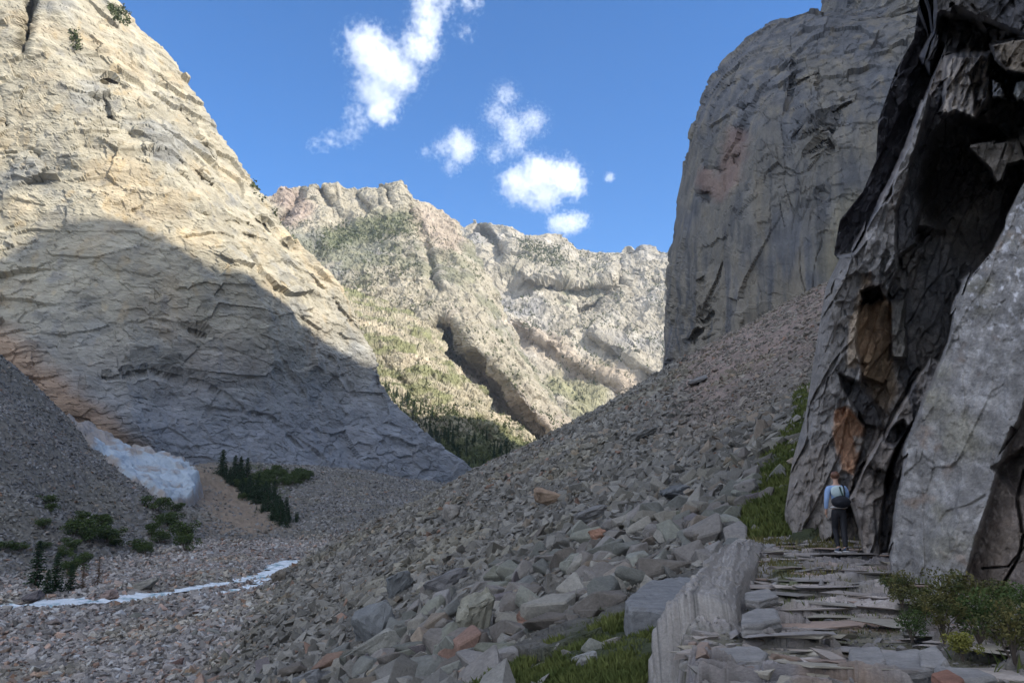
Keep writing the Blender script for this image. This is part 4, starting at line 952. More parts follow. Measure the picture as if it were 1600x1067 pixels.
# broken layers of the bedrock that stand proud of the ledge
PL = [hull(rng.randint(10, 15), 1.0, 400 + k) for k in range(16)]
n_ = 760; y = np.exp(rng.uniform(math.log(5.6), math.log(20.5), n_)); e_ = np.interp(y, EDGE[:, 1], EDGE[:, 0]); wide = np.interp(y, [5, 10, 20], [3.2, 5.0, 3.2]); x = e_ + rng.uniform(.25, 1, n_) * wide * np.where(rng.uniform(size=n_) < .8, 1, .4)
ji = np.searchsorted(ys, y).clip(0, len(ys) - 1); xi = np.clip(np.searchsorted(xo, x - ex[ji]), 0, len(xo) - 1)
fr = np.arange(n_) > n_ - 160; y[fr] = rng.uniform(5.7, 9.0, fr.sum()); e_ = np.interp(y, EDGE[:, 1], EDGE[:, 0]); x[fr] = e_[fr] + rng.uniform(-.25, 1.3, fr.sum()); ji = np.searchsorted(ys, y).clip(0, len(ys) - 1); xi = np.clip(np.searchsorted(xo, x - ex[ji]), 0, len(xo) - 1)
keep = ((rocky[ji, xi] > .35) | fr) & (rim[ji, xi] < .5); x, y, ji, xi = x[keep], y[keep], ji[keep], xi[keep]; fr = fr[keep]; n_ = len(x)
VV, FF, CC, b0 = [], [], [], 0; tone = np.array([(.27,.235,.21),(.22,.20,.185),(.31,.27,.24),(.24,.18,.145),(.21,.195,.175),(.30,.27,.22)]) * 1.15
for i in range(n_):
    pv, pf = PL[rng.randint(16)]; ln = rng.uniform(.35, 1.7) * min(1, y[i] / 11 + .3); wd_ = ln * rng.uniform(.32, .75); th_ = rng.uniform(.035, .085)
    if fr[i]: ln = rng.uniform(.18, .55); wd_ = ln * rng.uniform(.4, .8); th_ = rng.uniform(.06, .16)
    ya = -.2 + rng.normal() * (.16 if not fr[i] else .9); cs, sn = math.cos(ya), math.sin(ya); Vq = pv * np.array([ln, wd_, th_]); Vq = Vq + np.array([0, 0, 1]) * (Vq[:, :1] * rng.normal() * .04 + Vq[:, 1:2] * rng.uniform(-.25, .05))
    Vq = Vq @ np.array([[cs, sn, 0], [-sn, cs, 0], [0, 0, 1]]); VV.append(Vq + [x[i], y[i], z[ji[i], xi[i]] + th_ * rng.uniform(-.4, .05)]); FF.append(pf + b0); b0 += len(pv)
    CC.append(np.repeat((tone[rng.randint(6)] * rng.uniform(.8, 1.2))[None], len(pv), 0))
pl_ = mesh_np('path_bedrock', np.concatenate(VV), np.concatenate(FF), M_plate, np.concatenate(CC)); tag(pl_, kind='structure')
# the pale grooved rim: one long tilted slab following the edge
tr = np.linspace(9.0, 19.3, 800); sr = np.linspace(0, 1, 96); T_, S_ = np.meshgrid(tr, sr, indexing='ij')
prof_o = np.array([-.46, -.34, -.22, -.10, .05, .22, .40, .60, .74, .80]); prof_z = np.array([-2.4, -.95, -.30, .02, .17, .19, .15, .10, .02, -.25])
kk = np.linspace(0, 1, 10); O_ = np.interp(S_, kk, prof_o) ; Z_ = np.interp(S_, kk, prof_z) - .9 * sstep(9.6, 9.0, T_) - .35 * sstep(18.3, 19.3, T_)
O_ = O_ + .10 * fbm(np.stack([T_ / 1.4, S_ * 2, 0 * S_], -1), 4, 911)
E_ = np.interp(T_, EDGE[:, 1], EDGE[:, 0]); gx = np.stack([S_ * 9 + T_ * .2, T_ / 16, 0 * S_], -1); gy = np.stack([S_ * 26 + T_ * .6, T_ / 14, 0 * S_], -1)
r1 = 1 - 2 * np.abs(fbm(gx, 4, 913, .6)); st_, ids = facets(np.stack([S_ * 9 + T_ * .25, T_ / 9, 0 * S_], -1), 915, .7); st2, id2_ = facets(np.stack([S_ * 20, T_ / 6, 0 * S_], -1), 917, .7)
dz_ = .10 * r1 + .07 * st_ + .03 * st2 + .02 * fbm(gy, 3, 919) + .035 * facets(np.stack([S_ * 5, T_ / .5, 0 * S_], -1), 923)[0] + .05 * fbm(np.stack([S_ * 3, T_ / .9, 0 * S_], -1), 4, 925)
RG = np.stack([E_ + O_ - .5 * dz_, T_, Z_ + .8 * dz_], -1)
stc = fbm(gy, 4, 921)
cR = mix(C3(.33, .305, .28) * np.ones(3), C3(.13, .125, .115), sstep(.0, .4, stc + .25 * (.5 - r1))) * (.82 + .3 * ids)[..., None]
rim_o = mesh_np('path_bedrock', RG.reshape(-1, 3), grid_faces(800, 96), M_rim, cR); tag(rim_o, kind='structure')
# pebbles on the ledge as one litter
m_ = 11000; y = np.exp(rng.uniform(math.log(5.5), math.log(21), m_)); e_ = np.interp(y, EDGE[:, 1], EDGE[:, 0]); x = e_ + rng.uniform(.1, 6, m_)
ji = np.searchsorted(ys, y).clip(0, len(ys) - 1); xi = np.clip(np.searchsorted(xo, x - ex[ji]), 0, len(xo) - 1)
rk = rocky[ji, xi]; kp = rng.uniform(size=m_) > rk * .8; x, y, ji, xi = x[kp], y[kp], ji[kp], xi[kp]
zz = z[ji, xi]; s = .020 * rng.uniform(0, 1, len(x)) ** (-1 / 2.2); s = np.minimum(s, .22)
_sr = slope_rot; slope_rot = lambda x, y: (np.broadcast_to(np.eye(3), (len(x), 3, 3)), None)
build_stuff('path_gravel', [(x, y, zz, s, np.array([.19, .175, .165]) * rng.uniform(.5, 1.4, len(x))[:, None], .1)], 'loose gravel and chips on the rock ledge', 'gravel')
slope_rot = _sr

# ------------------------------------------------------------------ plants
def leafcloud(n, c, r, size, rr, droop=0):
    """n leaf-sized quads inside an ellipsoid shell"""
    d = rr.normal(size=(n, 3)); d /= np.linalg.norm(d, axis=1)[:, None]; rad_ = rr.uniform(.15, 1, n) ** .5
    q = np.array(c) + d * rad_[:, None] * np.array(r)
    return q, size * rr.uniform(.6, 1.4, n)
def quads(q, s, rr, up=.3, aspect=.5):
    n = len(q); a_ = rr.normal(size=(n, 3)); a_[:, 2] += up; a_ /= np.linalg.norm(a_, axis=1)[:, None]
    b_ = np.cross(a_, rr.normal(size=(n, 3))); b_ /= np.linalg.norm(b_, axis=1)[:, None] + 1e-9
    s = np.asarray(s)[:, None]; V = np.stack([q - a_ * s * .5, q + b_ * s * aspect * .5, q + a_ * s * .5, q - b_ * s * aspect * .5], 1)
    return V.reshape(-1, 3), np.arange(n * 4).reshape(n, 4)
M_needle = leaf_mat('spruce_needles', (.018, .038, .020), (.045, .075, .035), 1.2)
M_leaf = leaf_mat('shrub_leaves', (.030, .055, .018), (.085, .115, .035), .8)
M_leafy = leaf_mat('mixed_shrub_leaves', (.045, .060, .022), (.15, .125, .045), 2.5)
M_yel = leaf_mat('yellow_leaves', (.13, .14, .035), (.27, .25, .06), 5)
M_brown = leaf_mat('dead_needles', (.10, .065, .045), (.17, .115, .08), 1.5)
M_far_tree = leaf_mat('far_needles', (.05, .065, .03), (.10, .115, .05), .05)
M_bark = plain_mat('bark', (.09, .07, .055), scale=8)
M_grass = leaf_mat('grass_blades', (.055, .08, .022), (.15, .165, .05), .7)

def tube(pts, rads, sides=6):
    pts = np.array(pts, float); V = []; n = len(pts)
    for k in range(n):
        t_ = pts[min(k + 1, n - 1)] - pts[max(k - 1, 0)]; t_ /= np.linalg.norm(t_) + 1e-9
        a_ = np.cross(t_, [0, 1, .3]); a_ /= np.linalg.norm(a_) + 1e-9; b_ = np.cross(t_, a_)
        for j in range(sides):
            w_ = 6.2832 * j / sides; V.append(pts[k] + rads[k] * (math.cos(w_) * a_ + math.sin(w_) * b_))
    Fc = [[k * sides + j, k * sides + (j + 1) % sides, (k + 1) * sides + (j + 1) % sides, (k + 1) * sides + j] for k in range(n - 1) for j in range(sides)]
    return np.array(V), np.array(Fc)
def spruce_mesh(seed, n=1500, slim=.2):
    rr = np.random.RandomState(seed); q = []; s = []
    tiers = 17
    for t_ in range(tiers):
        h = .06 + .93 * (t_ / tiers) ** .9; R_ = slim * (1 - h) ** .8 * rr.uniform(.75, 1.15) + .012; nb = int(7 + 6 * (1 - h))
        for b_ in range(nb):
            an = rr.uniform(0, 6.283); ln = R_ * rr.uniform(.6, 1.15); m_ = max(4, int(n / tiers / nb))
            f_ = rr.uniform(.1, 1, m_)
            q.append(np.stack([np.cos(an) * ln * f_ + rr.normal(size=m_) * .008, np.sin(an) * ln * f_ + rr.normal(size=m_) * .008, h - .25 * ln * f_ ** 1.5 + rr.normal(size=m_) * .01], -1)); s.append(.055 * (1.1 - f_ * .4) * (1.15 - .6 * h) * np.ones(m_))
    q = np.concatenate(q); s = np.concatenate(s); V, Fc = quads(q, s, rr, -.4, .55); return V, Fc
def mk_tree(seed, foliage, slim=.2, n=1500):
    root = bpy.data.objects.new('spruce_tree', None); SC.collection.objects.link(root)
    V, Fc = spruce_mesh(seed, n, slim); mesh_np('crown', V, Fc, foliage, parent=root)
    V, Fc = tube([(0, 0, -.05), (.004, 0, .4), (0, .003, .97)], [.018, .011, .002]); mesh_np('trunk', V, Fc, M_bark, parent=root); return root
def mk_shrub(seed, foliage, name='shrub', n=1300, size=.07, low=1.0, stems=7):
    rr = np.random.RandomState(seed); root = bpy.data.objects.new(name, None); SC.collection.objects.link(root)
    Q, S = [], []
    tips = []
    for k in range(stems * 2):
        a_ = rr.uniform(0, 6.283); r_ = rr.uniform(.05, .42); h = rr.uniform(.3, .85) * low; c = (math.cos(a_) * r_, math.sin(a_) * r_, h * .7); tips.append(c)
        q, s = leafcloud(n // (stems * 2), c, (.17, .17, .15 * low), size, rr); Q.append(q); S.append(s)
    q = np.concatenate(Q); q[:, 2] = np.maximum(q[:, 2], .01); V, Fc = quads(q, np.concatenate(S), rr, .3, .5); mesh_np('foliage', V, Fc, foliage, parent=root)
    VV, FF, b0 = [], [], 0
    for c in tips[:stems]:
        V, Fc = tube([(0, 0, -.05), (c[0] * .4, c[1] * .4, c[2] * .6), c], [.018, .012, .005], 5); VV.append(V); FF.append(Fc + b0); b0 += len(V)
    mesh_np('branches', np.concatenate(VV), np.concatenate(FF), M_bark, parent=root); return root
protos = {}
def place_plant(key, maker, loc, scale, rz, label, cat, group=None):
    lst = protos.setdefault(key, {'root': None, 'kids': None})
    if lst['root'] is None:
        r = maker(); lst['root'] = r; lst['kids'] = list(r.children); o = r
    else:
        o = lst['root'].copy(); SC.collection.objects.link(o)
        for k in lst['kids']:
            c = k.copy(); SC.collection.objects.link(c); c.parent = o
        for kk in ('label', 'category', 'group'):
            if kk in o: del o[kk]
    o.location = loc; o.scale = scale if np.ndim(scale) else (scale,) * 3; o.rotation_euler = (0, 0, rz); tag(o, label, cat, group); return o
def on_ground(px, py, **k):
    g = ray_ground(px, py, **k); return g
sp = lambda i: (('spruce', i), lambda: mk_tree(30 + i, M_needle, [.17, .2, .23, .19][i]))
sh = lambda i: (('shrub', i), lambda: mk_shrub(60 + i, M_leaf))
# spruces and bushes by the stream, lower left
for (px, py, hp, k, lab) in [(55,918,62,0,'tallest dark spruce at the foot of the left scree, nearest the left edge'),(85,926,52,1,'dark spruce just right of the tallest one by the stream'),(110,924,36,2,'short spruce between the dark pair and the dead one'),(72,930,34,3,'small spruce in front of the dark pair by the stream')]:
    g = on_ground(px, py); s = hp * g[1] / F; key, mk = sp(k); place_plant(key, mk, g, (s * 2.0, s * 2.0, s * 1.15), rng.uniform(0, 6), lab, 'spruce')
for (px, py, hp, wd, lab) in [(128,920,34,.9,'brown dead spruce leaning beside the dark spruces'),(152,915,44,.8,'taller brown dead spruce right of the other dead one')]:
    g = on_ground(px, py); s = hp * g[1] / F; place_plant('dead', lambda: mk_tree(44, M_brown, .24, 700), g, (s, s, s), rng.uniform(0, 6), lab, 'dead tree')
LOWLEFT = [(75,788,26),(68,826,22),(80,800,18),(115,838,36),(140,850,48),(165,850,40),(155,830,36),(112,862,30),(28,862,26),(5,860,24),(180,855,22),(245,800,36),(262,822,40),(280,846,40),(290,862,34),(236,838,26),(216,862,30),(225,868,24),(250,850,28),(130,815,26),(100,872,20),(130,885,30),(110,900,34),(275,800,26),(70,858,18)]
for i, (px, py, sp_) in enumerate(LOWLEFT):
    g = on_ground(px, py); s = sp_ * g[1] / F * 1.25; key, mk = sh(i % 4)
    place_plant(key, mk, g, (s * 1.1, s, s * rng.uniform(.65, .95)), rng.uniform(0, 6), 'dark green bush clinging to the left scree slope', 'bush', 'bushes on the left scree slope')
# row of conifers down the earth bank
for i in range(84):
    f_ = i / 83; px = np.interp(f_, [0, .4, 1], [352, 392, 462]) + rng.uniform(-22, 18); py = np.interp(f_, [0, .4, 1], [738, 772, 824]) + rng.uniform(-10, 6)
    g = on_ground(px, py, y0=165); s = rng.choice([8, 12, 16, 20, 26, 34]) * rng.uniform(.8, 1.15) * g[1] / F; key, mk = sp(i % 4)
    place_plant(key, mk, g, (s * 1.9, s * 1.9, s), rng.uniform(0, 6), 'small dark spruce in the line running down the brown earth bank', 'spruce', 'spruces along the earth bank')
for (px, py, hp, lab) in [(352,742,20,'left spruce of the pair standing against the foot of the cliff'),(376,740,28,'taller right spruce of the pair standing against the foot of the cliff')]:
    g = on_ground(px, py, y0=200); s = hp * g[1] / F; key, mk = sp(1); place_plant(key, mk, g, (s, s, s), 1., lab, 'spruce')
for i in range(60):
    px = rng.uniform(372, 484); py = 738 + rng.uniform(0, 24) + max(0, 420 - px) * .5
    g = on_ground(px, py, y0=190); s = rng.uniform(9, 20) * g[1] / F; key, mk = sh(i % 4)
    place_plant(key, mk, g, (s * 1.3, s, s * 1.1), rng.uniform(0, 6), 'low green bush in the thicket between the cliff foot and the scree fan', 'bush', 'bushes in the thicket under the cliff')
# forest on the lower green spur
flat = FM3.reshape(-1, 3); fu, fv = proj(flat)
top_edge = np.interp(fu, [590, 640, 700, 760, 830], [600, 632, 668, 692, 716])
w_ok = (fu > 600) & (fu < 812) & (fv > top_edge - 6) & (fv < 775) ; idx = np.where(w_ok)[0]; rng.shuffle(idx)
for i, k in enumerate(idx[:285]):
    s = rng.uniform(3.5, 8) * (1.4 if rng.uniform() < .15 else 1); key, mk = sp(i % 4)
    place_plant(key, mk, flat[k] + [0, 0, -.4], (s * 1.2, s * 1.2, s), rng.uniform(0, 6), 'distant spruce of the shaded wood below the sunlit green spur', 'spruce', 'spruces of the shaded wood')

def far_trees(name, G, pick, n, h0, h1, label):
    """scattered far-off trees as one mass"""
    fl = G.reshape(-1, 3); w = pick(fl); w = w / w.sum(); ix = rng.choice(len(fl), n, p=w); q = fl[ix]; h = rng.uniform(h0, h1, n)
    rr = np.random.RandomState(3); VV = []; 
    m = 9; base = q[:, None] + np.stack([rr.normal(size=(n, m)) * .16, rr.normal(size=(n, m)) * .16, np.tile(np.linspace(.1, .95, m), (n, 1))], -1) * h[:, None, None] * np.array([1, 1, 1.0])
    s = (h[:, None] * np.linspace(.5, .16, m)[None]).ravel(); V, Fc = quads(base.reshape(-1, 3), s, rr, .2, .9)
    o = mesh_np(name, V, Fc, M_far_tree); tag(o, label, 'far trees', kind='stuff')
def pk2(q):
    u, v = proj(q); a = fbm(q / 70, 3, 111); m = sstep(0, .3, a + .12) * (v > 345) + 3 * sstep(30, 5, linedist(u, v, [(505,380),(560,362),(640,350)])); return m * (u > 400) + 1e-9
far_trees('far_trees', FM2, pk2, 5000, 2.0, 5.5, 'scattered conifers dotting the rocky middle mountain')
def pk1(q):
    u, v = proj(q); a = fbm(q / 120, 3, 91); return sstep(0, .3, a + .05) * (v > 370) * (v < 640) + 6 * sstep(24, 5, linedist(u, v, [(820,392),(862,402)])) + 1e-9
far_trees('far_trees', FM1, pk1, 3200, 3.5, 8, 'scattered conifers dotting the far right mountain')
def pk3(q):
    u, v = proj(q); a = fbm(q / 35, 3, 131); return sstep(-.1, .3, a) * (v > 480) + 2 * sstep(0, 30, (v - 600) - (u - 640) * .3) + 1e-9
far_trees('far_trees', FM3, pk3, 4500, 1.2, 3.6, 'small trees and bushes dotting the pale green spur')
def pkd(q):
    u, v = proj(q); return sstep(14, 2, linedist(u, v, [(400,290),(430,330),(470,380)])) * .4 + sstep(12, 2, linedist(u, v, [(115,60),(120,75)])) + sstep(16, 2, linedist(u, v, [(180,20),(195,30)])) + 1e-9
far_trees('far_trees', dome, pkd, 110, 2, 5, 'a few conifers rooted in cracks of the left cliff')

# grass: near turf, the strip under the cliff
def grass(name, n, poly, y0, y1, h0, h1, label, zfun=None, mat=None, ground=None):
    px0, px1 = min(q[0] for q in poly), max(q[0] for q in poly)
    uu = rng.uniform(px0, px1, n * 3); y = np.exp(rng.uniform(math.log(y0), math.log(y1), n * 3)); x = (uu - 800) / F * y
    z_ = terrain(x, y)[0]; px, py = proj(np.stack([x, y, z_], -1)); x = x; nn = fbm(np.stack([px / 50, py / 50, 0 * px], -1), 3, 26)
    cl = fbm(np.stack([x / .9, y / .9, 0 * x], -1), 3, 29) / max(1, y0 / 20)
    m = (polydist(px + 25 * nn, py + 20 * nn, poly) > 0) & (cl > -.12 - .1 * (y > 20)); e_ = np.interp(y, EDGE[:, 1], EDGE[:, 0]); m &= ~((y < 22) & (x > e_ - .5))
    x, y, z_ = x[m][:n], y[m][:n], z_[m][:n]; k = len(x)
    h = rng.uniform(h0, h1, k) * (1 + .8 * fbm(np.stack([x / .6, y / .6, 0 * x], -1), 2, 31)); w = h * .09 + .006 * y / 10; a = rng.uniform(0, 6.283, k); ln = rng.uniform(.1, .7, k) * h; an = rng.uniform(0, 6.283, k)
    b0 = np.stack([x, y, z_ - .03], -1); sd = np.stack([np.cos(a) * w, np.sin(a) * w, 0 * w], -1); tp = b0 + np.stack([np.cos(an) * ln, np.sin(an) * ln, h], -1); md = b0 * .5 + tp * .5 + np.stack([0 * h, 0 * h, h * .12], -1)
    V = np.stack([b0 - sd, b0 + sd, md + sd * .7, tp, md - sd * .7], 1).reshape(-1, 3); Fc = np.arange(k * 5).reshape(k, 5)
    o = mesh_np(name, V, Fc, mat or M_grass); tag(o, label, 'grass', kind='stuff')
grass('grass', 42000, TURF[1], 8, 20, .06, .22, 'green turf in front of the talus at the foot of the ledge')
grass('grass', 26000, TURF[0], 20, 110, .12, .38, 'strip of green grass between the talus and the cliff foot')
def tuft(name, n, cx, cy, rx, ry, h, mat, label, seed, zc=None):
    rr = np.random.RandomState(seed); x = cx + rr.normal(size=n) * rx; y = cy + rr.normal(size=n) * ry; z_ = np.array([path_z(a, b) for a, b in zip(x, y)])
    hh = h * rr.uniform(.5, 1.2, n); an = rr.uniform(0, 6.283, n); ln = hh * rr.uniform(.1, .8, n); w = hh * .06 + .004; a = rr.uniform(0, 6.283, n)
    b0 = np.stack([x, y, z_ - .02], -1); sd = np.stack([np.cos(a) * w, np.sin(a) * w, 0 * w], -1); tp = b0 + np.stack([np.cos(an) * ln, np.sin(an) * ln, hh], -1); md = b0 * .5 + tp * .5 + np.stack([0 * hh, 0 * hh, hh * .12], -1)
    V = np.stack([b0 - sd, b0 + sd, md + sd * .7, tp, md - sd * .7], 1).reshape(-1, 3)
    o = mesh_np(name, V, np.arange(n * 5).reshape(n, 5), mat); tag(o, label, 'grass', kind='stuff')
M_dry = leaf_mat('dry_grass', (.10, .095, .035), (.18, .16, .065), 3)
tuft('grass', 900, 5.15, 14.6, .35, .9, .13, M_dry, 'dry tufts growing in the seams of the ledge', 1)
tuft('grass', 700, 6.3, 20.2, .7, .5, .22, M_dry, 'dry grass at the foot of the left pillar', 2)
tuft('grass', 800, 4.2, 11.2, .5, .9, .08, M_grass, 'sparse green sprigs on the middle of the ledge', 3)
tuft('grass', 600, 7.6, 18.3, .5, .5, .2, M_dry, 'dry grass beside the path behind the hiker', 4)
tuft('grass', 1500, 6.5, 10.3, .3, 1.2, .16, M_grass, 'green grass along the foot of the pale slab', 5)
tuft('grass', 900, 5.3, 7.0, .35, .5, .16, M_grass, 'grass under the bushes in the right corner', 6)
# bushes by the path
BUSH = [(1410,945,52,M_leafy,'sparse brownish bush right where the path squeezes past the pale slab'),(1445,965,70,M_leaf,'green leafy bush left of the yellow leaved one'),(1425,1000,46,M_leaf,'low green bush nearest the middle of the path'),
 (1500,975,80,M_leafy,'reddish and green bush against the pale slab'),(1530,1000,84,M_leaf,'broad green bush right of the path'),(1505,1030,50,M_yel,'small bush with bright yellow leaves beside the path'),(1560,960,70,M_leafy,'brown tinged bush under the cracked rock'),
 (1585,1035,90,M_leafy,'bush filling the bottom right corner'),(1600,985,70,M_leaf,'green bush at the right edge behind the pale boulder'),(1475,1000,60,M_leafy,'olive bush between the green and the yellow ones'),(1395,925,30,M_leaf,'small bush at the foot of the pale slab')]
for i, (px, py, wp, mt, lab) in enumerate(BUSH):
    q1_, q2_ = P(px, py, 5.), P(px, py, 6.); g = q1_ + (q2_ - q1_) * ((0.02 - q1_[2]) / (q2_[2] - q1_[2])); s = wp * g[1] / F * 1.22
    mt = M_leafy if (mt is M_leaf and i % 2) else mt; o = mk_shrub(200 + i, mt, 'bush', 1500, .055 if mt is not M_yel else .075, 1.15, 9); o.location = g; o.scale = (s, s, s * rng.uniform(.7, 1.15)); o.rotation_euler = (0, 0, i); tag(o, lab, 'bush')

# ------------------------------------------------------------------ the hiker
def skin(name, chains, mat, parent, sub=2, smoothing=True):
    """chains: list of [(x,y,z,r),...]; a chain whose first point equals an existing vertex joins it"""
    me = bpy.data.meshes.new(name); V = []; E = []; Rr = []; look = {}
    for ch in chains:
        prev = None
        for (x_, y_, z_, r_) in ch:
            k_ = (round(x_, 4), round(y_, 4), round(z_, 4))
            if k_ in look: i = look[k_]
            else: i = len(V); V.append((x_, y_, z_)); Rr.append(r_); look[k_] = i
            if prev is not None: E.append((prev, i))
            prev = i
    me.from_pydata(V, E, []); o = bpy.data.objects.new(name, me); SC.collection.objects.link(o); o.parent = parent
    md = o.modifiers.new('skin', 'SKIN'); md.use_smooth_shade = True; md.branch_smoothing = .4
    for i, sv in enumerate(me.skin_vertices[0].data):
        r_ = Rr[i]; sv.radius = r_ if isinstance(r_, tuple) else (r_, r_); sv.use_root = (i == 0)
    s_ = o.modifiers.new('sub', 'SUBSURF'); s_.levels = sub; s_.render_levels = sub
    me.materials.append(mat); return o
M_skin = plain_mat('skin', (.52, .31, .22), .55, .05, 30, .05)
M_blue = plain_mat('blue_fleece', (.26, .38, .60), .85, .12, 14, .3)
M_pale = plain_mat('pale_shirt', (.50, .60, .60), .85, .1, 12, .3)
M_blk = plain_mat('black_leggings', (.012, .012, .016), .7, .2, 20, .2)
M_navy = plain_mat('dark_jacket', (.008, .010, .016), .8, .3, 9, .6)
M_hair = plain_mat('brown_hair', (.13, .055, .028), .5, .35, 60, .5)
M_shoe = plain_mat('shoe_fabric', (.05, .07, .11), .7, .2, 40, .3)
M_white = plain_mat('white_hem', (.62, .60, .58), .8, .05, 20, .2)
M_strap = plain_mat('green_strap', (.02, .06, .05), .8, .1, 20, .2)
hx, hy = P(1316, 868, 16.6)[0], 16.6
person = bpy.data.objects.new('person', None); SC.collection.objects.link(person); person.location = (hx, hy, max(path_z(hx + a_, hy + b_) for a_ in (-.1, 0, .1) for b_ in (-.2, -.1, 0, .1)) + .05); person.rotation_euler = (0, 0, -.10)
tag(person, 'hiker seen from behind in a blue top and black leggings walking along the ledge', 'person')
# body faces +y (away), leaning slightly forward; x: left -, right +
hipz, shz = .90, 1.40
body = skin('body', [
 [(0, 0, .93, (.135, .105)), (0, .01, 1.08, (.115, .085)), (0, .03, 1.24, (.145, .10)), (0, .04, 1.37, (.13, .085)), (0, .045, 1.45, (.052, .05)), (0, .06, 1.53, (.05, .05)), (0, .075, 1.575, (.072, .085)), (0, .08, 1.64, (.076, .09)), (0, .075, 1.69, (.055, .065))],
 [(0, .04, 1.37, .1), (-.165, .035, 1.375, .058), (-.215, .01, 1.24, .048), (-.245, -.02, 1.10, .041), (-.25, .02, .96, .033), (-.252, .05, .86, .026), (-.250, .065, .82, (.018, .034)), (-.248, .075, .785, (.014, .036))],
 [(0, .04, 1.37, .1), (.165, .035, 1.375, .058), (.215, .05, 1.24, .048), (.215, .12, 1.12, .041), (.175, .24, 1.08, .033), (.15, .31, 1.09, .026), (.145, .345, 1.095, (.034, .018)), (.142, .375, 1.10, (.036, .014))],
 [(0, 0, .93, .13), (-.085, 0, .86, .095), (-.075, .10, .50, .058), (-.06, .02, .10, .040), (-.06, .0, .055, .036)],
 [(0, 0, .93, .13), (.085, 0, .86, .095), (.07, -.02, .48, .060), (.045, -.12, .10, .042), (.045, -.13, .05, .036)]], M_skin, person)
for k, (a, r0) in enumerate([(-.018, .008), (-.006, .0085), (.006, .008), (.017, .007)]):
    skin('finger', [[(-.248, .075 + a, .79, r0), (-.243, .078 + a, .755, r0 * .95), (-.232, .08 + a, .73 + (.006 if k in (0, 3) else 0), r0 * .8)]], M_skin, body, 1)
    skin('finger', [[(.142 + a, .37, 1.10, r0), (.142 + a, .405, 1.095, r0 * .95), (.140 + a, .42, 1.075, r0 * .8)]], M_skin, body, 1)
skin('thumb', [[(-.246, .10, .82, .009), (-.236, .118, .795, .0085), (-.226, .12, .775, .007)]], M_skin, body, 1)
skin('thumb', [[(.118, .345, 1.10, .009), (.10, .365, 1.09, .0085), (.098, .38, 1.075, .007)]], M_skin, body, 1)
def blob(name, c, r, mat, parent, seg=20, rot=(0, 0, 0), rough=0, seed=0):
    bm = bmesh.new(); bmesh.ops.create_icosphere(bm, subdivisions=4, radius=1)
    V = np.array([q.co[:] for q in bm.verts]); Fc = np.array([[a.index for a in f.verts] for f in bm.faces]); bm.free()
    V = V * (1 + rough * fbm(V * 2.5 + seed, 3, seed))[:, None] * np.array(r)
    return mesh_np(name, V, Fc, mat, smooth=True, parent=parent, loc=c)
head = (0, .085, 1.615)
for sx in (-1, 1):
    blob('ear', (sx * .079, .085, 1.605), (.012, .022, .032), M_skin, body)
    blob('eye', (sx * .032, .168, 1.625), (.014, .010, .012), M_white, body)
blob('nose', (0, .180, 1.595), (.013, .02, .024), M_skin, body); blob('mouth', (0, .168, 1.56), (.026, .008, .007), plain_mat('lips', (.4, .14, .12)), body)
hair = blob('hair', (0, .062, 1.645), (.092, .098, .090), M_hair, person, rough=.12, seed=4)
blob('hair_bun', (.005, -.035, 1.655), (.045, .042, .042), M_hair, hair, rough=.2, seed=6).matrix_parent_inverse = Matrix.Translation((0, -.062, -1.645))
# clothing a little larger than the body
top = skin('fleece_top', [
 [(0, 0, .955, (.15, .118)), (0, .01, 1.08, (.132, .10)), (0, .03, 1.24, (.158, .112)), (0, .04, 1.372, (.142, .098)), (0, .045, 1.43, (.07, .066))],
 [(0, .04, 1.372, .1), (-.168, .035, 1.372, .072), (-.218, .01, 1.24, .062), (-.248, -.02, 1.10, .053), (-.252, .02, .965, .044), (-.253, .045, .91, .040)],
 [(0, .04, 1.372, .1), (.168, .035, 1.372, .072), (.218, .05, 1.24, .062), (.217, .12, 1.12, .053), (.178, .24, 1.08, .044), (.163, .28, 1.085, .040)]], M_blue, person)
legs = skin('leggings', [
 [(0, 0, .985, (.145, .112)), (0, 0, .90, (.15, .118)), (-.088, 0, .80, .103), (-.076, .10, .50, .068), (-.066, .07, .34, .062), (-.06, .02, .09, .046)],
 [(0, 0, .90, .14), (.088, 0, .80, .103), (.072, -.02, .48, .070), (.06, -.07, .33, .064), (.047, -.125, .10, .048)]], M_blk, person)
def shoe(cx, cy, cz, pitch):
    V = []; secs = [(-.10, .030, .075), (-.07, .038, .085), (0, .042, .078), (.07, .047, .055), (.12, .046, .045), (.165, .028, .035)]
    for (yy_, w_, h_) in secs:
        for j in range(12):
            a = 6.2832 * j / 12; V.append((w_ * math.cos(a), yy_, max(0, h_ * .5 + h_ * .55 * math.sin(a))))
    V = np.array(V); Fc = [[k * 12 + j, k * 12 + (j + 1) % 12, (k + 1) * 12 + (j + 1) % 12, (k + 1) * 12 + j] for k in range(5) for j in range(12)]
    V = np.r_[V, [[0, -.105, .03], [0, .172, .02]]]; n0 = len(V)
    Fc += [[j, n0 - 2, n0 - 2, (j + 1) % 12] for j in range(0)]
    Fq = [f for f in Fc]; o = mesh_np('shoe', V, Fq, M_shoe, smooth=True, parent=person, loc=(cx, cy, cz)); o.rotation_euler = (pitch, 0, 0)
    so_ = []
    for (yy_, w_) in [(-.108, .03), (-.06, .042), (.05, .046), (.12, .050), (.175, .022)]: so_ += [(-w_, yy_, -.012), (w_, yy_, -.012), (w_, yy_, .014), (-w_, yy_, .014)]
    F2 = [[k * 4 + j, k * 4 + (j + 1) % 4, (k + 1) * 4 + (j + 1) % 4, (k + 1) * 4 + j] for k in range(4) for j in range(4)] + [[0, 1, 2, 3], [19, 18, 17, 16]]
    mesh_np('sole', np.array(so_), F2, M_white, parent=o)
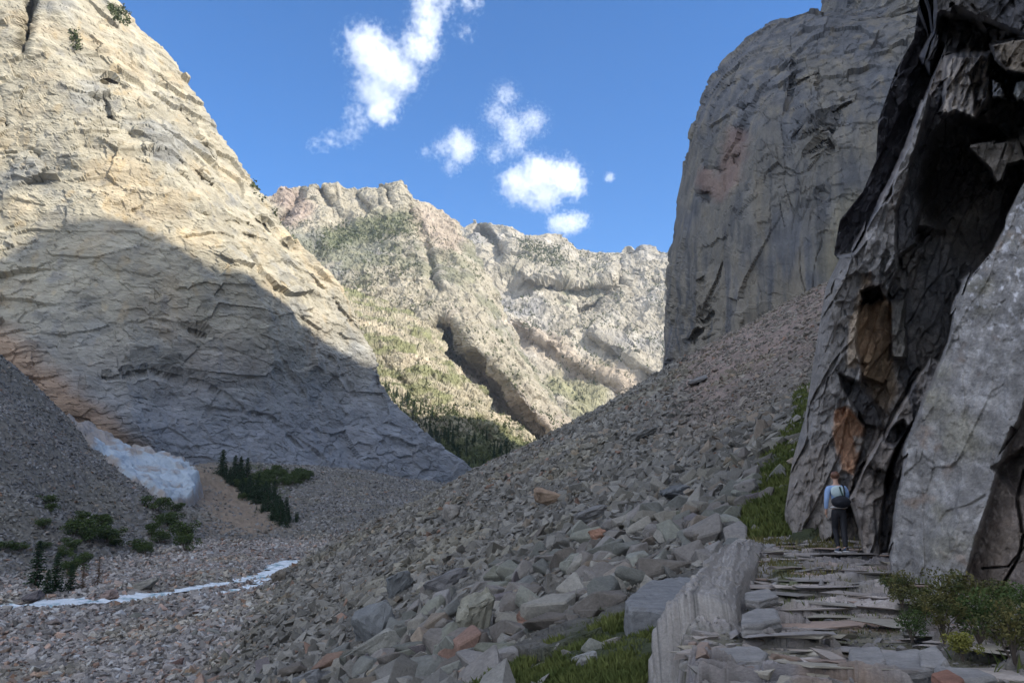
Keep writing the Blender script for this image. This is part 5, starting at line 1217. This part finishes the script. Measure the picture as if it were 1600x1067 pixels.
shoe(-.06, .02, .015, 0); shoe(.047, -.13, .03, -.12)
# back: pale vest panel, slung dark pack with strap, white hem
blob('vest_panel', (0, -.048, 1.29), (.155, .050, .135), M_pale, person, rough=.06, seed=2)
blob('shirt_hem', (0, -.02, .955), (.178, .135, .030), M_white, person, rough=.05, seed=3)
M_pack = M_navy
pack = bpy.data.objects.new('backpack', None)
pk = blob('waist_pack', (.015, -.155, 1.075), (.205, .125, .130), M_navy, person, rough=.10, seed=9)
V, Fc = tube([(.03, -.10, 1.40), (.045, -.115, 1.30), (.075, -.12, 1.20), (.09, -.13, 1.13)], [.018, .016, .016, .016], 8); mesh_np('pack_strap', V, Fc, M_strap, smooth=True, parent=person)
V, Fc = tube([(.12, .04, 1.45), (.125, -.06, 1.40), (.12, -.10, 1.25), (.11, -.12, 1.12)], [.016] * 4, 8); mesh_np('pack_strap', V, Fc, M_navy, smooth=True, parent=person)

# ------------------------------------------------------------------ clouds
def cloud(blobs, Yc, dens, label, thr=.18, seed=0, nscale=1.0):
    """soft volume: blobs (px,py,r px)"""
    cs = [(P(b_[0], b_[1], Yc + (rng.uniform(-.6, .6) * b_[2] * Yc / F)), b_[2] * Yc / F, b_[3] if len(b_) > 3 else 1.) for b_ in blobs]
    org = np.mean([c for c, _, _ in cs], 0)
    bm = bmesh.new()
    for c, r_, _ in cs:
        m4 = Matrix.Translation(Vector((c - org).tolist())) @ Matrix.Diagonal((r_ * 1.3, r_ * 1.3, r_ * 1.2, 1)); bmesh.ops.create_icosphere(bm, subdivisions=2, radius=1, matrix=m4)
    me = bpy.data.meshes.new('cloud'); bm.to_mesh(me); bm.free(); o = bpy.data.objects.new('cloud', me); SC.collection.objects.link(o); o.location = org
    rm = o.modifiers.new('remesh', 'REMESH'); rm.mode = 'VOXEL'; rm.voxel_size = max(6, np.median([r_ for _, r_, _ in cs]) / 5)
    m = bpy.data.materials.new('cloud_vapour'); m.use_nodes = True; t = m.node_tree; t.nodes.clear(); L = t.links.new
    out = N(t, 'ShaderNodeOutputMaterial'); pv = N(t, 'ShaderNodeVolumePrincipled'); L(pv.outputs[0], out.inputs['Volume'])
    tc = N(t, 'ShaderNodeTexCoord'); prev = None
    R0 = max(r_ for _, r_, _ in cs)
    nz = N(t, 'ShaderNodeTexNoise', Scale=2.6 / R0 * nscale * .9, Detail=9.0, Roughness=.62); 
    L(tc.outputs['Object'], nz.inputs['Vector'])
    wv = N(t, 'ShaderNodeVectorMath', _operation='SUBTRACT'); wv.inputs[1].default_value = (.5, .5, .5); L(nz.outputs['Color'], wv.inputs[0])
    ws = N(t, 'ShaderNodeVectorMath', _operation='SCALE'); ws.inputs['Scale'].default_value = R0 * 1.5; L(wv.outputs[0], ws.inputs[0])
    wa = N(t, 'ShaderNodeVectorMath', _operation='ADD'); L(tc.outputs['Object'], wa.inputs[0]); L(ws.outputs[0], wa.inputs[1])
    for c, r_, st_ in cs:
        d_ = N(t, 'ShaderNodeVectorMath', _operation='DISTANCE'); d_.inputs[1].default_value = (c - org).tolist(); L(wa.outputs[0], d_.inputs[0])
        mr = N(t, 'ShaderNodeMapRange'); mr.inputs['From Min'].default_value = r_; mr.inputs['From Max'].default_value = 0; mr.inputs['To Max'].default_value = st_; L(d_.outputs['Value'], mr.inputs['Value'])
        if prev is None: prev = mr
        else:
            mx = N(t, 'ShaderNodeMath', _operation='MAXIMUM'); L(prev.outputs[0], mx.inputs[0]); L(mr.outputs[0], mx.inputs[1]); prev = mx
    n2_ = N(t, 'ShaderNodeTexNoise', Scale=6.5 / R0 * nscale, Detail=6.0, Roughness=.65); L(tc.outputs['Object'], n2_.inputs['Vector'])
    s_ = N(t, 'ShaderNodeMath', _operation='SUBTRACT'); s_.inputs[1].default_value = .5; L(n2_.outputs['Fac'], s_.inputs[0])
    ml = N(t, 'ShaderNodeMath', _operation='MULTIPLY_ADD'); ml.inputs[1].default_value = 1.7; L(s_.outputs[0], ml.inputs[0]); L(prev.outputs[0], ml.inputs[2])
    mr = N(t, 'ShaderNodeMapRange'); mr.inputs['From Min'].default_value = thr; mr.inputs['From Max'].default_value = thr + .7; mr.inputs['To Max'].default_value = dens; L(ml.outputs[0], mr.inputs['Value'])
    L(mr.outputs[0], pv.inputs['Density']); pv.inputs['Color'].default_value = (1, 1, 1, 1); pv.inputs['Anisotropy'].default_value = .2
    m.cycles.volume_step_rate = .5 if hasattr(m.cycles, 'volume_step_rate') else 1
    me.materials.append(m); tag(o, label, 'cloud'); return o
cloud([(572,75,48),(595,100,56),(590,145,50),(620,115,48),(655,75,42),(668,35,40),(665,5,32),(700,5,26,.7),(735,4,24,.6),(728,50,20,.45),(600,175,30),(560,190,28,.6),(545,212,24,.55),(515,220,20,.55),(492,228,14,.5)], 3600, .013, 'largest white cloud, trailing down to the left', .16, 1)
cloud([(720,230,36,1.1),(690,232,22,.6),(664,238,15,.55),(705,262,18,.6),(790,150,28,.6),(775,180,30,.55),(800,200,36,.7),(832,190,32,.65),(775,240,24,.55),(805,225,28,.6)], 3700, .012, 'ragged double cloud in the middle of the sky', .16, 2)
cloud([(812,288,42,1.1),(845,275,44,1.2),(880,278,42,1.1),(850,305,38,1.1),(895,290,28),(825,310,24,.8)], 3800, .015, 'dense oval white cloud above the ridge', .2, 3)
cloud([(872,350,24,1.1),(892,348,26,1.1),(908,345,20),(885,358,18)], 3850, .015, 'small puffy cloud just above the ridge', .2, 4)
cloud([(953,277,11,.9),(948,280,7,.8)], 3800, .02, 'tiny wisp of cloud right of the oval one', .15, 5)

# ------------------------------------------------------------------ the valley air
bm = bmesh.new(); bmesh.ops.create_cube(bm, size=1); me = bpy.data.meshes.new('haze'); bm.to_mesh(me); bm.free()
hz = bpy.data.objects.new('haze', me); SC.collection.objects.link(hz); hz.scale = (6400, 6400, 1000); hz.location = (0, 0, -80 + 500)
m = bpy.data.materials.new('valley_air'); m.use_nodes = True; t = m.node_tree; t.nodes.clear()
out = N(t, 'ShaderNodeOutputMaterial'); pv = N(t, 'ShaderNodeVolumePrincipled'); t.links.new(pv.outputs[0], out.inputs['Volume'])
pv.inputs['Density'].default_value = HAZE; pv.inputs['Color'].default_value = (.72, .84, 1, 1); pv.inputs['Anisotropy'].default_value = .1
me.materials.append(m); tag(hz, kind='stuff')
